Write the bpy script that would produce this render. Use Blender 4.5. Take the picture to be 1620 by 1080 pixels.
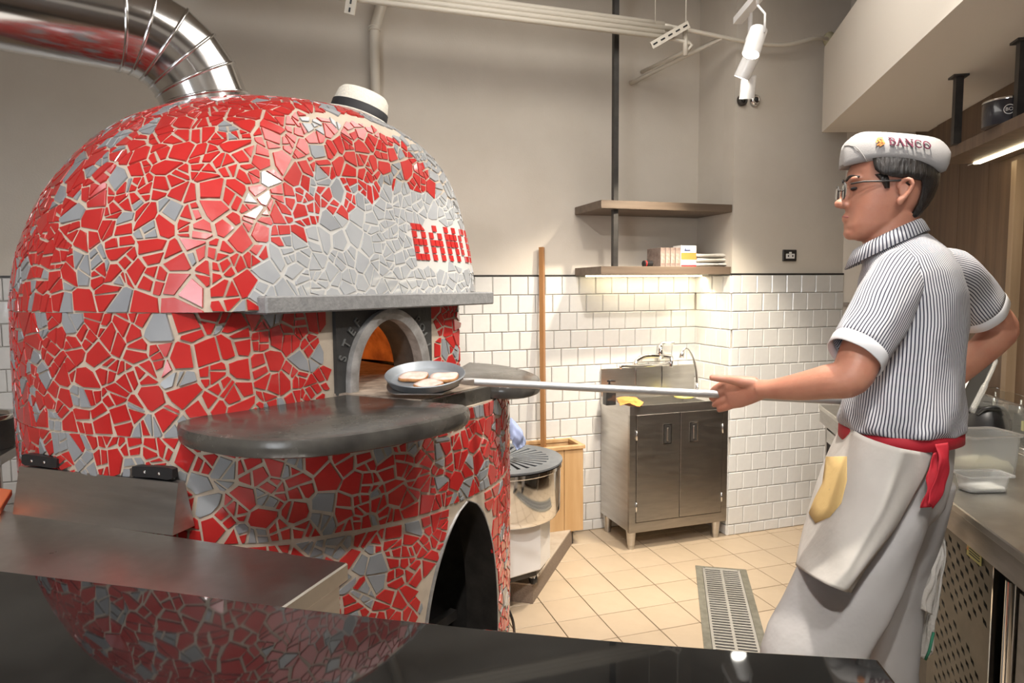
import bpy, bmesh, math, random
import numpy as np
from mathutils import Vector, Matrix
for o in list(bpy.data.objects): bpy.data.objects.remove(o, do_unlink=True)
scene = bpy.context.scene
COL = scene.collection
PI = math.pi
random.seed(11)

# ------------------------------------------------------------------ camera
FPX = 1064.39; CAMH = 1.4418
FW = np.array([0.30988123, 0.94736762, -0.08042522])
RT = np.array([0.95022822, -0.31146202, -0.00759897])
UP = np.array([0.03224842, 0.07406754, 0.99673168])
EYE = np.array([0, 0, CAMH])
cam = bpy.data.cameras.new('camera'); camo = bpy.data.objects.new('camera', cam); COL.objects.link(camo)
camo.matrix_world = Matrix(((RT[0], UP[0], -FW[0], 0), (RT[1], UP[1], -FW[1], 0), (RT[2], UP[2], -FW[2], CAMH), (0, 0, 0, 1)))
cam.sensor_width = 36; cam.lens = FPX/1620*36; cam.clip_start = 0.02; cam.clip_end = 60
scene.camera = camo

# ------------------------------------------------------------------ world, lights, exposure
w = bpy.data.worlds.new('world'); scene.world = w; w.use_nodes = True
w.node_tree.nodes['Background'].inputs[0].default_value = (1, .97, .93, 1)
w.node_tree.nodes['Background'].inputs[1].default_value = 0.35
scene.view_settings.view_transform = 'Standard'; scene.view_settings.look = 'None'
scene.view_settings.exposure = 0.1; scene.view_settings.gamma = 1; scene.view_settings.use_curve_mapping = False

def light(kind, name, loc, target, power, color=(1, .93, .84), size=.1, spot=60, blend=.5, size_y=None):
    l = bpy.data.lights.new(name, kind); l.energy = power; l.color = color
    if kind == 'AREA':
        l.size = size
        if size_y: l.shape = 'RECTANGLE'; l.size_y = size_y
    else: l.shadow_soft_size = size
    if kind == 'SPOT': l.spot_size = math.radians(spot); l.spot_blend = blend
    o = bpy.data.objects.new(name, l); COL.objects.link(o); o.location = loc
    d = Vector(target)-Vector(loc); o.rotation_euler = d.to_track_quat('-Z', 'Y').to_euler()
    return o
light('SPOT', 'oven_key_light', (-.15, -.35, 3.0), (.25, 1.9, 1.1), 165, (1, .95, .9), .035, 62, .4)
light('SPOT', 'oven_side_light', (1.75, .75, 2.95), (.35, 1.9, 1.2), 120, (1, .94, .88), .035, 60, .5)
light('SPOT', 'oven_left_light', (-1.3, .1, 2.9), (-.3, 1.9, 1.4), 55, (1, .93, .95), .035, 60, .5)
light('SPOT', 'table_light', (-.7, .5, 2.9), (-.4, 1.5, .9), 40, (1, .97, .95), .05, 60, .6)
light('SPOT', 'floor_light', (1.2, 1.2, 3.0), (1.6, 2.7, 0), 190, (1, .92, .82), .04, 75, .5)
light('SPOT', 'chef_light', (.9, .1, 2.9), (1.05, 1.45, 1.1), 60, (1, .97, .95), .08, 70, .6)
light('AREA', 'front_fill_light', (.3, -2.3, 2.2), (.5, 2.2, 1.5), 225, (1, .97, .94), 2.8, size_y=1.6)  # unseen area lamp added behind the camera: front fill and reflections for the steel
light('AREA', 'left_fill_light', (-2.3, -1.4, 1.75), (0, 1.5, 1.2), 60, (.90, .95, 1), 1.3, size_y=1.5)  # added cool fill, no window modelled; gives the steel box bright patches
light('AREA', 'ceiling_fill', (1.2, 1.9, 3.1), (1.2, 1.9, 0), 34, (1, .95, .88), 1.5)

# ------------------------------------------------------------------ pixel rays onto real planes
def ray(x, y): return FW + RT*(x-810)/FPX - UP*(y-540)/FPX
def atz(x, y, z): d = ray(x, y); return EYE + d*(z-CAMH)/d[2]
def atY(x, y, Y): d = ray(x, y); return EYE + d*Y/d[1]
def atX(x, y, X): d = ray(x, y); return EYE + d*X/d[0]
def atd(x, y, t): return EYE + ray(x, y)*t
def atplane(x, y, P, n): d = ray(x, y); return EYE + d*((np.array(P)-EYE)@n)/(d@n)
def proj(P):
    d = np.array(P)-EYE; z = d@FW
    return (810+FPX*(d@RT)/z, 540-FPX*(d@UP)/z, z)

# ------------------------------------------------------------------ materials
def mat(name, col, rough=.5, metal=0, noise=None, bump=0, bscale=40, coat=0, spec=.5, alpha=None, trans=0, emit=None, sss=0, aniso=0, rvar=0):
    """noise=(second colour, scale, detail)"""
    m = bpy.data.materials.new(name); m.use_nodes = True; nt = m.node_tree; b = nt.nodes['Principled BSDF']
    b.inputs['Base Color'].default_value = (*col, 1); b.inputs['Roughness'].default_value = rough
    b.inputs['Metallic'].default_value = metal; b.inputs['Coat Weight'].default_value = coat; b.inputs['Coat Roughness'].default_value = .05
    b.inputs['Specular IOR Level'].default_value = spec; b.inputs['Transmission Weight'].default_value = trans
    if sss: b.inputs['Subsurface Weight'].default_value = sss; b.inputs['Subsurface Radius'].default_value = (.012, .004, .002); b.inputs['Subsurface Scale'].default_value = 1
    if emit: b.inputs['Emission Color'].default_value = (*emit[0], 1); b.inputs['Emission Strength'].default_value = emit[1]
    tc = nt.nodes.new('ShaderNodeTexCoord'); co = tc.outputs['Object']
    if aniso:
        mp = nt.nodes.new('ShaderNodeMapping'); mp.inputs['Scale'].default_value = aniso; nt.links.new(co, mp.inputs[0]); co = mp.outputs[0]
    if noise:
        c2, sc, det = noise
        n = nt.nodes.new('ShaderNodeTexNoise'); n.inputs['Scale'].default_value = sc; n.inputs['Detail'].default_value = det; n.inputs['Roughness'].default_value = .6
        nt.links.new(co, n.inputs[0])
        r = nt.nodes.new('ShaderNodeMapRange'); r.inputs[1].default_value = .35; r.inputs[2].default_value = .65; nt.links.new(n.outputs[0], r.inputs[0])
        x = nt.nodes.new('ShaderNodeMix'); x.data_type = 'RGBA'; x.inputs[6].default_value = (*col, 1); x.inputs[7].default_value = (*c2, 1)
        nt.links.new(r.outputs[0], x.inputs[0]); nt.links.new(x.outputs[2], b.inputs['Base Color'])
        if rvar:
            r2 = nt.nodes.new('ShaderNodeMapRange'); r2.inputs[1].default_value = .3; r2.inputs[2].default_value = .7; r2.inputs[3].default_value = max(.02, rough-rvar); r2.inputs[4].default_value = rough+rvar
            nt.links.new(n.outputs[0], r2.inputs[0]); nt.links.new(r2.outputs[0], b.inputs['Roughness'])
    if bump:
        n2 = nt.nodes.new('ShaderNodeTexNoise'); n2.inputs['Scale'].default_value = bscale; n2.inputs['Detail'].default_value = 4; nt.links.new(co, n2.inputs[0])
        bp = nt.nodes.new('ShaderNodeBump'); bp.inputs['Strength'].default_value = bump; bp.inputs['Distance'].default_value = .01
        nt.links.new(n2.outputs[0], bp.inputs['Height']); nt.links.new(bp.outputs[0], b.inputs['Normal'])
    return m
M = {}
M['paint'] = mat('wall_paint', (.66, .605, .53), .75, noise=((.62, .565, .49), 3, 4), bump=.08, bscale=120)
M['paint_pale'] = mat('soffit_paint', (.66, .61, .54), .8, bump=.06, bscale=120)
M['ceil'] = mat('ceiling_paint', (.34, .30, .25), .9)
M['tile'] = mat('glazed_wall_tile', (.70, .69, .665), .12, noise=((.66, .65, .625), 14, 2), bump=.12, bscale=18, coat=.3)
M['grout'] = mat('tile_grout', (.50, .46, .41), .9)
M['floor_tile'] = mat('beige_floor_tile', (.52, .41, .29), .38, noise=((.47, .365, .255), 5, 5), bump=.03, bscale=30)
M['floor_grout'] = mat('floor_grout', (.10, .075, .05), .9)
M['red'] = mat('red_mosaic_glaze', (.43, .024, .022), .22, noise=((.37, .018, .017), 6, 3), bump=.05, bscale=35, coat=.5)
M['grey'] = mat('grey_mosaic_glaze', (.20, .21, .225), .24, noise=((.25, .26, .27), 5, 3), bump=.05, bscale=35, coat=.4)
M['hoodgrey'] = mat('pale_grey_mosaic_glaze', (.27, .28, .29), .24, noise=((.32, .33, .335), 7, 3), bump=.06, bscale=30, coat=.4)
M['mgrout'] = mat('mosaic_grout', (.44, .37, .29), .85, noise=((.38, .32, .25), 20, 3))
M['hgrout'] = mat('pale_mosaic_grout', (.42, .41, .385), .85)
M['slate'] = mat('dark_stone_slab', (.035, .032, .029), .24, noise=((.075, .07, .06), 9, 8), bump=.06, bscale=60, rvar=.08, spec=.45)
M['basalt'] = mat('grey_stone', (.22, .22, .215), .55, noise=((.16, .16, .16), 60, 6), bump=.2, bscale=150)
M['iron'] = mat('sooty_cast_iron', (.05, .05, .048), .6, noise=((.018, .017, .016), 5, 5), bump=.15, bscale=60)
M['ironframe'] = mat('worn_iron_frame', (.36, .35, .34), .45, metal=.3, noise=((.20, .19, .18), 20, 5), bump=.1, bscale=60)
M['ironletter'] = mat('raised_iron', (.10, .10, .095), .5)
M['brickfire'] = mat('baked_oven_clay', (.42, .17, .05), .8, noise=((.20, .07, .02), 14, 5), bump=.3, bscale=30)
M['soot'] = mat('oven_soot', (.03, .025, .022), .9, noise=((.07, .055, .045), 12, 4))
M['hearth'] = mat('hearth_stone', (.33, .27, .21), .7, noise=((.14, .11, .085), 16, 6), bump=.15, bscale=60)
M['black'] = mat('black_plastic', (.015, .015, .016), .4)
M['blackmetal'] = mat('black_metal', (.035, .032, .03), .45, metal=.3, noise=((.06, .055, .05), 15, 4))
M['steel'] = mat('brushed_steel', (.62, .605, .58), .34, metal=1, noise=((.55, .53, .505), 5, 4), bump=.012, bscale=60, aniso=(1, 1, 9), rvar=.05)
M['steel_dark'] = mat('dark_brushed_steel', (.46, .435, .41), .36, metal=1, noise=((.38, .36, .335), 6, 5), bump=.012, bscale=80, aniso=(1, 1, 6), rvar=.05)
M['steel_top'] = mat('worktop_steel', (.62, .60, .565), .33, metal=1, noise=((.54, .52, .485), 9, 6), bump=.012, bscale=90, rvar=.07)
M['peelsteel'] = mat('dull_grey_steel', (.42, .41, .40), .5, metal=.8)
M['chrome'] = mat('polished_chrome', (.80, .80, .80), .08, metal=1)
M['duct'] = mat('shiny_duct_steel', (.66, .655, .65), .15, metal=1, bump=.015, bscale=6)
M['pipe'] = mat('white_painted_pipe', (.70, .65, .56), .45)
M['white'] = mat('white_enamel', (.78, .77, .76), .3, coat=.3)
M['marble'] = mat('black_polished_marble', (.008, .008, .008), .03, noise=((.02, .02, .019), 7, 9), rvar=.012, spec=.42)
M['oak'] = mat('grey_brown_oak', (.16, .105, .07), .5, noise=((.10, .065, .042), 22, 6), bump=.08, bscale=50, aniso=(1, 1, .08))
M['shelfwood'] = mat('shelf_veneer', (.17, .125, .09), .5, noise=((.12, .085, .06), 30, 6), aniso=(.08, 1, 1))
M['wallwood'] = mat('brown_wood_panelling', (.135, .082, .048), .5, noise=((.085, .05, .028), 26, 7), bump=.05, bscale=60, aniso=(1, 1, .05))
M['oakpale'] = mat('lighter_oak', (.27, .19, .12), .5, noise=((.22, .15, .09), 26, 6), aniso=(1, 1, .06))
M['palewood'] = mat('pale_pine', (.58, .38, .20), .55, noise=((.48, .29, .13), 14, 5), aniso=(1, 1, .1))
M['polewood'] = mat('varnished_wood', (.38, .19, .075), .4, noise=((.30, .14, .05), 20, 5), aniso=(1, 1, .08))
M['straw'] = mat('white_straw', (.60, .58, .52), .8, noise=((.70, .66, .56), 90, 2), bump=.3, bscale=220)
M['ribbon'] = mat('black_ribbon', (.012, .012, .014), .7)
M['pan'] = mat('blue_grey_pan', (.20, .22, .24), .4, metal=.5, noise=((.25, .27, .29), 15, 3))
M['meat'] = mat('cooked_pork', (.66, .52, .46), .5, noise=((.52, .36, .30), 34, 5), bump=.3, bscale=60)
M['rind'] = mat('browned_rind', (.45, .22, .08), .5, noise=((.30, .12, .04), 30, 3))
M['skin'] = mat('skin', (.50, .235, .155), .48, noise=((.44, .19, .125), 14, 4), bump=.06, bscale=160, sss=.12)
M['lip'] = mat('lips', (.36, .12, .10), .5)
M['hair'] = mat('black_hair', (.012, .010, .009), .42, noise=((.03, .025, .022), 60, 4), bump=.5, bscale=120, aniso=(1, 1, .2))
M['cap'] = mat('pale_grey_cap_cloth', (.31, .30, .295), .85, bump=.1, bscale=300)
M['cloth'] = mat('off_white_cotton', (.56, .53, .49), .9, noise=((.50, .475, .435), 5, 3), bump=.7, bscale=9)
M['trouser'] = mat('light_grey_cotton', (.48, .465, .455), .9, noise=((.43, .415, .405), 4, 3), bump=.9, bscale=8)
M['cuff'] = mat('white_cotton', (.72, .72, .73), .85)
M['tie'] = mat('red_cotton', (.42, .012, .025), .7, bump=.1, bscale=60)
M['pocket'] = mat('mustard_cotton', (.60, .42, .17), .85, bump=.15, bscale=40)
M['maroon'] = mat('maroon_thread', (.13, .012, .04), .8)
M['orange'] = mat('orange_thread', (.75, .26, .05), .7)
M['stitch'] = mat('grey_thread', (.25, .24, .23), .9)
M['bluecloth'] = mat('blue_cloth', (.30, .36, .56), .9, bump=.3, bscale=30)
M['orangecloth'] = mat('orange_cloth', (.85, .30, .07), .85, bump=.3, bscale=60)
M['yellow'] = mat('yellow_plastic', (.80, .72, .22), .4)
M['paper'] = mat('white_card', (.78, .77, .75), .6)
M['orangecard'] = mat('orange_card', (.80, .25, .06), .5)
M['bluecard'] = mat('pale_blue_card', (.45, .60, .74), .5)
M['packprint'] = mat('faded_pack_print', (.42, .33, .29), .5, noise=((.30, .20, .16), 60, 2))
M['brownpack'] = mat('grey_brown_pack', (.30, .235, .20), .5, noise=((.20, .14, .12), 30, 2))
M['towel'] = mat('off_white_towel', (.62, .59, .54), .95, bump=.4, bscale=120)
M['green'] = mat('green_hem', (.05, .25, .15), .9)
M['board'] = mat('orange_cutting_board', (.70, .17, .06), .5)
M['glass'] = mat('clear_glass', (.93, .97, .96), .03, trans=1)
M['plastic'] = mat('frosted_plastic', (.88, .89, .88), .22, trans=.8)
M['flour'] = mat('cream_dough', (.82, .78, .60), .8)
M['salt'] = mat('white_flour', (.86, .86, .83), .9)
M['lamp'] = mat('lamp_glow', (1, 1, 1), .4, emit=((1, .95, .85), 22))
M['led'] = mat('led_glow', (1, 1, 1), .4, emit=((1, .86, .55), 9))
M['label'] = mat('yellow_label', (.72, .66, .25), .6)
M['fridge'] = mat('dark_fridge_panel', (.15, .14, .12), .45, metal=.6, noise=((.10, .095, .08), 8, 4))
M['soap'] = mat('smoky_soap_bottle', (.05, .05, .05), .12, trans=.45)
M['redcard'] = mat('red_print', (.6, .03, .03), .5)
M['navy'] = mat('navy_print', (.03, .05, .16), .5)
M['drainframe'] = mat('concrete_edge', (.20, .19, .15), .8, noise=((.14, .13, .10), 30, 4))
M['grate'] = mat('pale_drain_steel', (.55, .53, .49), .4, metal=.6)
M['stone_top'] = mat('worn_plinth_tile', (.48, .41, .33), .7, noise=((.38, .31, .24), 12, 5), bump=.1)
M['stone_side'] = mat('hatched_plinth_edge', (.19, .145, .11), .85, noise=((.26, .20, .155), 160, 2))
M['cardboard'] = mat('dark_card_tin', (.02, .02, .03), .25, coat=.5)

def stripe_mat(name, base, line, period, duty):
    m = mat(name, base, .85, bump=.8, bscale=8); nt = m.node_tree; b = nt.nodes['Principled BSDF']
    uv = nt.nodes.new('ShaderNodeUVMap'); uv.uv_map = 'UVMap'
    n = nt.nodes.new('ShaderNodeTexNoise'); n.inputs['Scale'].default_value = 5; nt.links.new(uv.outputs[0], n.inputs[0])
    s = nt.nodes.new('ShaderNodeSeparateXYZ'); nt.links.new(uv.outputs[0], s.inputs[0])
    def mth(op, a, bb):
        k = nt.nodes.new('ShaderNodeMath'); k.operation = op
        for i, v in enumerate((a, bb)):
            if v is None: continue
            if isinstance(v, (int, float)): k.inputs[i].default_value = v
            else: nt.links.new(v, k.inputs[i])
        return k.outputs[0]
    x = mth('ADD', s.outputs[0], mth('MULTIPLY', n.outputs[0], .02))
    fr = mth('FRACT', mth('DIVIDE', x, period), None)
    tri = mth('ABSOLUTE', mth('SUBTRACT', fr, .5), None)
    k = nt.nodes.new('ShaderNodeMapRange'); k.inputs[1].default_value = duty/2-.06; k.inputs[2].default_value = duty/2+.06; nt.links.new(tri, k.inputs[0])
    mx = nt.nodes.new('ShaderNodeMix'); mx.data_type = 'RGBA'; mx.inputs[6].default_value = (*line, 1); mx.inputs[7].default_value = (*base, 1)
    nt.links.new(k.outputs[0], mx.inputs[0]); nt.links.new(mx.outputs[2], b.inputs['Base Color'])
    return m
M['shirt'] = stripe_mat('striped_shirt_cotton', (.58, .58, .60), (.035, .035, .06), .0072, .40)

# ------------------------------------------------------------------ object helpers
ORG = {}
def thing(name, label, cat, loc, group=None):
    o = bpy.data.objects.new(name, None); o.empty_display_size = .1; COL.objects.link(o); o.location = Vector(loc)
    ORG[o.name] = np.array(loc, float)
    o['label'] = label; o['category'] = cat
    if group: o['group'] = group
    return o
def tag(o, label, cat, group=None):
    o['label'] = label; o['category'] = cat
    if group: o['group'] = group
    return o
def struct(o): o['kind'] = 'structure'; return o

class MB:
    def __init__(s): s.v = []; s.f = []; s.m = []; s.uv = None
    def add(s, vs, fs, mi=0):
        b = len(s.v); s.v += [tuple(map(float, p)) for p in vs]; s.f += [tuple(b+i for i in f) for f in fs]; s.m += [mi]*len(fs); return s
    def box(s, lo, hi, R=None, o=(0, 0, 0), mi=0, bev=0):
        x0, y0, z0 = lo; x1, y1, z1 = hi
        if bev:
            bm = bmesh.new(); bmesh.ops.create_cube(bm, size=1)
            for v in bm.verts: v.co = Vector((x0+(v.co.x+.5)*(x1-x0), y0+(v.co.y+.5)*(y1-y0), z0+(v.co.z+.5)*(z1-z0)))
            bmesh.ops.bevel(bm, geom=bm.edges[:]+bm.verts[:], offset=bev, segments=2 if bev > .004 else 1, affect='EDGES', profile=.6)
            bm.verts.index_update(); vs = [tuple(v.co) for v in bm.verts]; fs = [[v.index for v in f.verts] for f in bm.faces]; bm.free()
        else:
            vs = [(x, y, z) for z in (z0, z1) for y in (y0, y1) for x in (x0, x1)]
            fs = [(0, 2, 3, 1), (4, 5, 7, 6), (0, 1, 5, 4), (2, 6, 7, 3), (0, 4, 6, 2), (1, 3, 7, 5)]
        vs = np.array(vs)
        if R is not None: vs = vs@np.array(R).T
        return s.add(vs+np.array(o), fs, mi)
    def prism(s, pts, z0, z1, mi=0, bev=0):
        n = len(pts)
        a = sum(pts[i][0]*pts[(i+1) % n][1]-pts[(i+1) % n][0]*pts[i][1] for i in range(n))
        if a < 0: pts = pts[::-1]
        if bev:
            P = np.array([p[:2] for p in pts], float); c = P.mean(0)
            def inset(d):
                out = []
                for i in range(n):
                    e1 = P[i]-P[i-1]; e2 = P[(i+1) % n]-P[i]; e1 /= np.linalg.norm(e1)+1e-9; e2 /= np.linalg.norm(e2)+1e-9
                    nn = np.array([-e1[1]-e2[1], e1[0]+e2[0]]); nn /= np.linalg.norm(nn)+1e-9; out.append(P[i]+nn*d)
                return np.array(out)
            lv = [(z0, bev), (z0+bev*.3, bev*.3), (z0+bev, 0), (z1-bev, 0), (z1-bev*.3, bev*.3), (z1, bev)]
            vs = []; fs = []
            for z, d in lv: vs += [(p[0], p[1], z) for p in inset(d)]
            for k in range(5):
                for i in range(n): j = (i+1) % n; fs.append((k*n+i, k*n+j, (k+1)*n+j, (k+1)*n+i))
            fs.append(tuple(range(n))[::-1]); fs.append(tuple(5*n+i for i in range(n)))
            return s.add(vs, fs, mi)
        vs = [(p[0], p[1], z0) for p in pts]+[(p[0], p[1], z1) for p in pts]
        fs = [tuple(range(n))[::-1], tuple(range(n, 2*n))]+[(i, (i+1) % n, (i+1) % n+n, i+n) for i in range(n)]
        return s.add(vs, fs, mi)
    def loft(s, rings, close=True, cap=True, mi=0):
        n = len(rings[0]); vs = [p for r in rings for p in r]; fs = []
        for k in range(len(rings)-1):
            for i in range(n if close else n-1):
                j = (i+1) % n; fs.append((k*n+i, k*n+j, (k+1)*n+j, (k+1)*n+i))
        if cap and close: fs.append(tuple(range(n))[::-1]); fs.append(tuple((len(rings)-1)*n+i for i in range(n)))
        return s.add(vs, fs, mi)
    def tube(s, path, rad, seg=10, mi=0, cap=True, sx=1):
        P = [np.array(p, float) for p in path]; rr = rad if hasattr(rad, '__len__') else [rad]*len(P)
        rings = []; prev = None
        for i, p in enumerate(P):
            t = P[min(i+1, len(P)-1)]-P[max(i-1, 0)]; t = t/(np.linalg.norm(t)+1e-12)
            if prev is None:
                a = np.array([0, 0, 1.]) if abs(t[2]) < .9 else np.array([1., 0, 0]); u = np.cross(a, t)
            else: u = prev-t*(prev@t)
            u /= np.linalg.norm(u)+1e-12; v = np.cross(t, u); prev = u
            rings.append([p+rr[i]*(math.cos(2*PI*k/seg)*u*sx+math.sin(2*PI*k/seg)*v) for k in range(seg)])
        return s.loft(rings, cap=cap, mi=mi)
    def lathe(s, prof, c=(0, 0, 0), seg=24, R=None, mi=0, cap=True):
        rings = []
        for r, z in prof:
            q = np.array([(r*math.cos(2*PI*k/seg), r*math.sin(2*PI*k/seg), z) for k in range(seg)])
            if R is not None: q = q@np.array(R).T
            rings.append(q+np.array(c))
        return s.loft(rings, cap=cap, mi=mi)
    def ell(s, c, rad, R=None, seg=16, mi=0):
        rings = []
        for i in range(1, 10):
            a = PI*i/10
            q = np.array([(rad[0]*math.sin(a)*math.cos(2*PI*k/seg), rad[1]*math.sin(a)*math.sin(2*PI*k/seg), -rad[2]*math.cos(a)) for k in range(seg)])
            if R is not None: q = q@np.array(R).T
            rings.append(q+np.array(c))
        return s.loft(rings, mi=mi)
    def build(s, name, mats, parent=None, smooth=False, origin=None, sharp=None):
        me = bpy.data.meshes.new(name)
        top = parent
        while top is not None and top.parent is not None: top = top.parent
        if parent is not None: org = ORG[top.name]
        else:
            V = np.array(s.v); org = np.array(origin) if origin is not None else np.array([(V[:, 0].min()+V[:, 0].max())/2, (V[:, 1].min()+V[:, 1].max())/2, V[:, 2].min()])
        me.from_pydata([tuple(np.array(p)-org) for p in s.v], [], s.f)
        if not isinstance(mats, (list, tuple)): mats = [mats]
        for m in mats: me.materials.append(m)
        if len(mats) > 1: me.polygons.foreach_set('material_index', s.m)
        if s.uv is not None:
            ul = me.uv_layers.new(name='UVMap'); k = 0
            for poly, uvs in zip(me.polygons, s.uv):
                for li, q in zip(poly.loop_indices, uvs): ul.data[li].uv = q
        if smooth:
            me.polygons.foreach_set('use_smooth', [True]*len(me.polygons))
            if sharp: me.set_sharp_from_angle(angle=math.radians(sharp))
        me.update()
        o = bpy.data.objects.new(name, me); COL.objects.link(o)
        if parent is not None: o.parent = parent
        else: o.location = Vector(org); ORG[o.name] = org
        return o
def solidify(o, t, off=-1):
    m = o.modifiers.new('thickness', 'SOLIDIFY'); m.thickness = t; m.offset = off; return o
def subsurf(o, n=1):
    m = o.modifiers.new('smooth', 'SUBSURF'); m.levels = n; m.render_levels = n; return o
def rotz(a): c, s = math.cos(a), math.sin(a); return np.array([[c, -s, 0], [s, c, 0], [0, 0, 1]])
def frame(t, up=(0, 0, 1)):
    """rotation whose z axis is t"""
    t = np.array(t, float); t /= np.linalg.norm(t); a = np.array(up, float)
    if abs(a@t) > .95: a = np.array([1., 0, 0])
    x = np.cross(a, t); x /= np.linalg.norm(x); y = np.cross(t, x); return np.stack([x, y, t], 1)
def spline(pts, n=8):
    P = [np.array(p, float) for p in pts]; P = [2*P[0]-P[1]]+P+[2*P[-1]-P[-2]]; out = []
    for i in range(1, len(P)-2):
        a, b, c, d = P[i-1:i+3]
        for k in range(n):
            t = k/n; out.append(.5*((2*b)+(-a+c)*t+(2*a-5*b+4*c-d)*t*t+(-a+3*b-3*c+d)*t**3))
    out.append(P[-2]); return out
def text_mesh(body, size, depth=.001):
    c = bpy.data.curves.new('t', 'FONT'); c.body = body; c.size = size; c.extrude = depth; c.align_x = 'CENTER'; c.align_y = 'CENTER'; c.resolution_u = 3
    o = bpy.data.objects.new('t', c); COL.objects.link(o); dg = bpy.context.evaluated_depsgraph_get(); me = o.evaluated_get(dg).to_mesh()
    vs = [tuple(v.co) for v in me.vertices]; fs = [tuple(p.vertices) for p in me.polygons]
    bpy.data.objects.remove(o, do_unlink=True); bpy.data.curves.remove(c); return vs, fs
def add_text(mb, body, size, origin, ux, uy, depth=.001, mi=0):
    vs, fs = text_mesh(body, size, depth); ux = np.array(ux, float); uy = np.array(uy, float); ux /= np.linalg.norm(ux); uy /= np.linalg.norm(uy); n = np.cross(ux, uy)
    mb.add([np.array(origin)+ux*v[0]+uy*v[1]+n*v[2] for v in vs], fs, mi)

# ------------------------------------------------------------------ the room
YB = 3.569; YR = 3.222; XS = 2.354; ZT = 1.5; RH = .1027; CEIL = 3.35
XC = 3.14
KO = np.array([1.737, 1.409, 0]); KE = np.array([.5047, .8633, 0]); KN = np.array([.8633, -.5047, 0])
def K(n, e, z): return KO+KN*n+KE*e+np.array([0, 0, z])
def wall(name, p0, p1, z0, z1, thick, m):
    p0 = np.array(p0, float); p1 = np.array(p1, float); d = (p1-p0)/np.linalg.norm(p1-p0); n = np.array([-d[1], d[0]])*thick
    return struct(MB().prism([tuple(p0), tuple(p1), tuple(p1+n), tuple(p0+n)], z0, z1).build(name, m))
WCP = (3.43, 3.02)
wallb = wall('wall_back', (-2.6, YB+.006), (XS+.1, YB+.006), 0, CEIL, .1, M['paint'])
walls = wall('wall_side', (XS+.006, YB+.006), (XS+.006, YR+.106), 0, CEIL, .1, M['paint'])
wallf = wall('wall_far', (XS+.006, YR+.006), (XC, YR+.006), 0, CEIL, .1, M['paint'])
wall('wall_corner', (XC, YR+.006), WCP, 0, CEIL, .1, M['paint'])
WR0 = K(.655, -3.2, 0); WR1 = K(.655, 1.93, 0)
wallr = wall('wall_right', WCP, tuple(WR0[:2]), 0, CEIL, .1, M['wallwood'])
wall('wall_left', (-2.6, -2.5), (-2.6, YB+.1), 0, CEIL, .1, M['paint'])
wall('wall_front', tuple(WR0[:2]+np.array([0, -.02])), (-2.6, -2.5), 0, CEIL, .1, M['paint'])
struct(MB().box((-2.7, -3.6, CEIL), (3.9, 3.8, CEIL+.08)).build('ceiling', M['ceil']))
floor = struct(MB().box((-2.7, -3.6, -.1), (3.9, 3.8, -.006)).build('floor', M['floor_grout']))

# wall tiles, each one a piece of its wall
def tile_piece(wd, ht, th=.008):
    mb = MB(); b = .004
    o = [(0, 0), (wd, 0), (wd, ht), (0, ht)]; i = [(b, b), (wd-b, b), (wd-b, ht-b), (b, ht-b)]
    mb.add([(x, 0, z) for x, z in o]+[(x, -th*.55, z) for x, z in o]+[(x, -th, z) for x, z in i],
           [(0, 1, 5, 4), (1, 2, 6, 5), (2, 3, 7, 6), (3, 0, 4, 7), (4, 5, 9, 8), (5, 6, 10, 9), (6, 7, 11, 10), (7, 4, 8, 11), (8, 9, 10, 11)])
    return mb
def tile_mesh(wd, ht):
    mb = tile_piece(wd, ht); me = bpy.data.meshes.new('wall_tile'); me.from_pydata(mb.v, [], mb.f); me.materials.append(M['tile']); me.update(); return me
TCACHE = {}
def tile_wall(parent, p0, p1, seen, offs=0.0, limit=295):
    """p0->p1 along the wall base, normal to the right-hand front; seen(s) says whether that stretch is in view"""
    p0 = np.array(p0); p1 = np.array(p1); L = np.linalg.norm(p1-p0); d = (p1-p0)/L; ang = math.atan2(d[1], d[0])
    pitch = .1035; rest = MB(); R = rotz(ang); org = ORG[parent.name]; cnt = 0
    rows = [(ZT-RH*(k+1), RH) for k in range(14)]; rows.append((0.0, rows[-1][0]))
    for k, (z, h) in enumerate(rows):
        s = -pitch*((k*.5+offs+.07*((k*7) % 3)) % 1)
        while s < L-.004:
            a = max(0, s); b = min(L, s+pitch-.003); s += pitch
            if b-a < .012: continue
            wd = round(b-a, 3); ht = round(h-.003, 3)
            base = np.array([p0[0]+d[0]*a, p0[1]+d[1]*a, z+.0015])
            if seen((a+b)/2) and cnt < limit:
                if (wd, ht) not in TCACHE: TCACHE[(wd, ht)] = tile_mesh(wd, ht)
                o = bpy.data.objects.new('wall_tile', TCACHE[(wd, ht)]); COL.objects.link(o); o.parent = parent
                o.location = Vector(base-org); o.rotation_euler = (random.gauss(0, .006), random.gauss(0, .002), ang+random.gauss(0, .006)); cnt += 1
            else:
                t = tile_piece(wd, ht); rest.add(np.array(t.v)@R.T+base, t.f)
    if rest.v:
        o = rest.build('wall_tiling', M['tile'], parent); o['kind'] = 'stuff'
tile_wall(wallb, (-2.55, YB), (XS, YB), lambda s: (s > 3.27) or (1.17 < s < 1.42), .15)
tile_wall(walls, (XS, YB), (XS, YR), lambda s: True, .3)
tile_wall(wallf, (XS, YR), (XC, YR), lambda s: True, .4)
tr = MB().box((-2.5, YB-.006, ZT), (XS, YB+.004, ZT+.010)).build('trim_1', M['blackmetal']); struct(tr)
tr = MB().box((XS-.002, YR-.006, ZT), (XC, YR+.004, ZT+.010)).build('trim_2', M['blackmetal']); struct(tr)
tr = MB().box((XS-.006, YR-.006, ZT), (XS+.004, YB, ZT+.010)).build('trim_3', M['blackmetal']); struct(tr)

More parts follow.
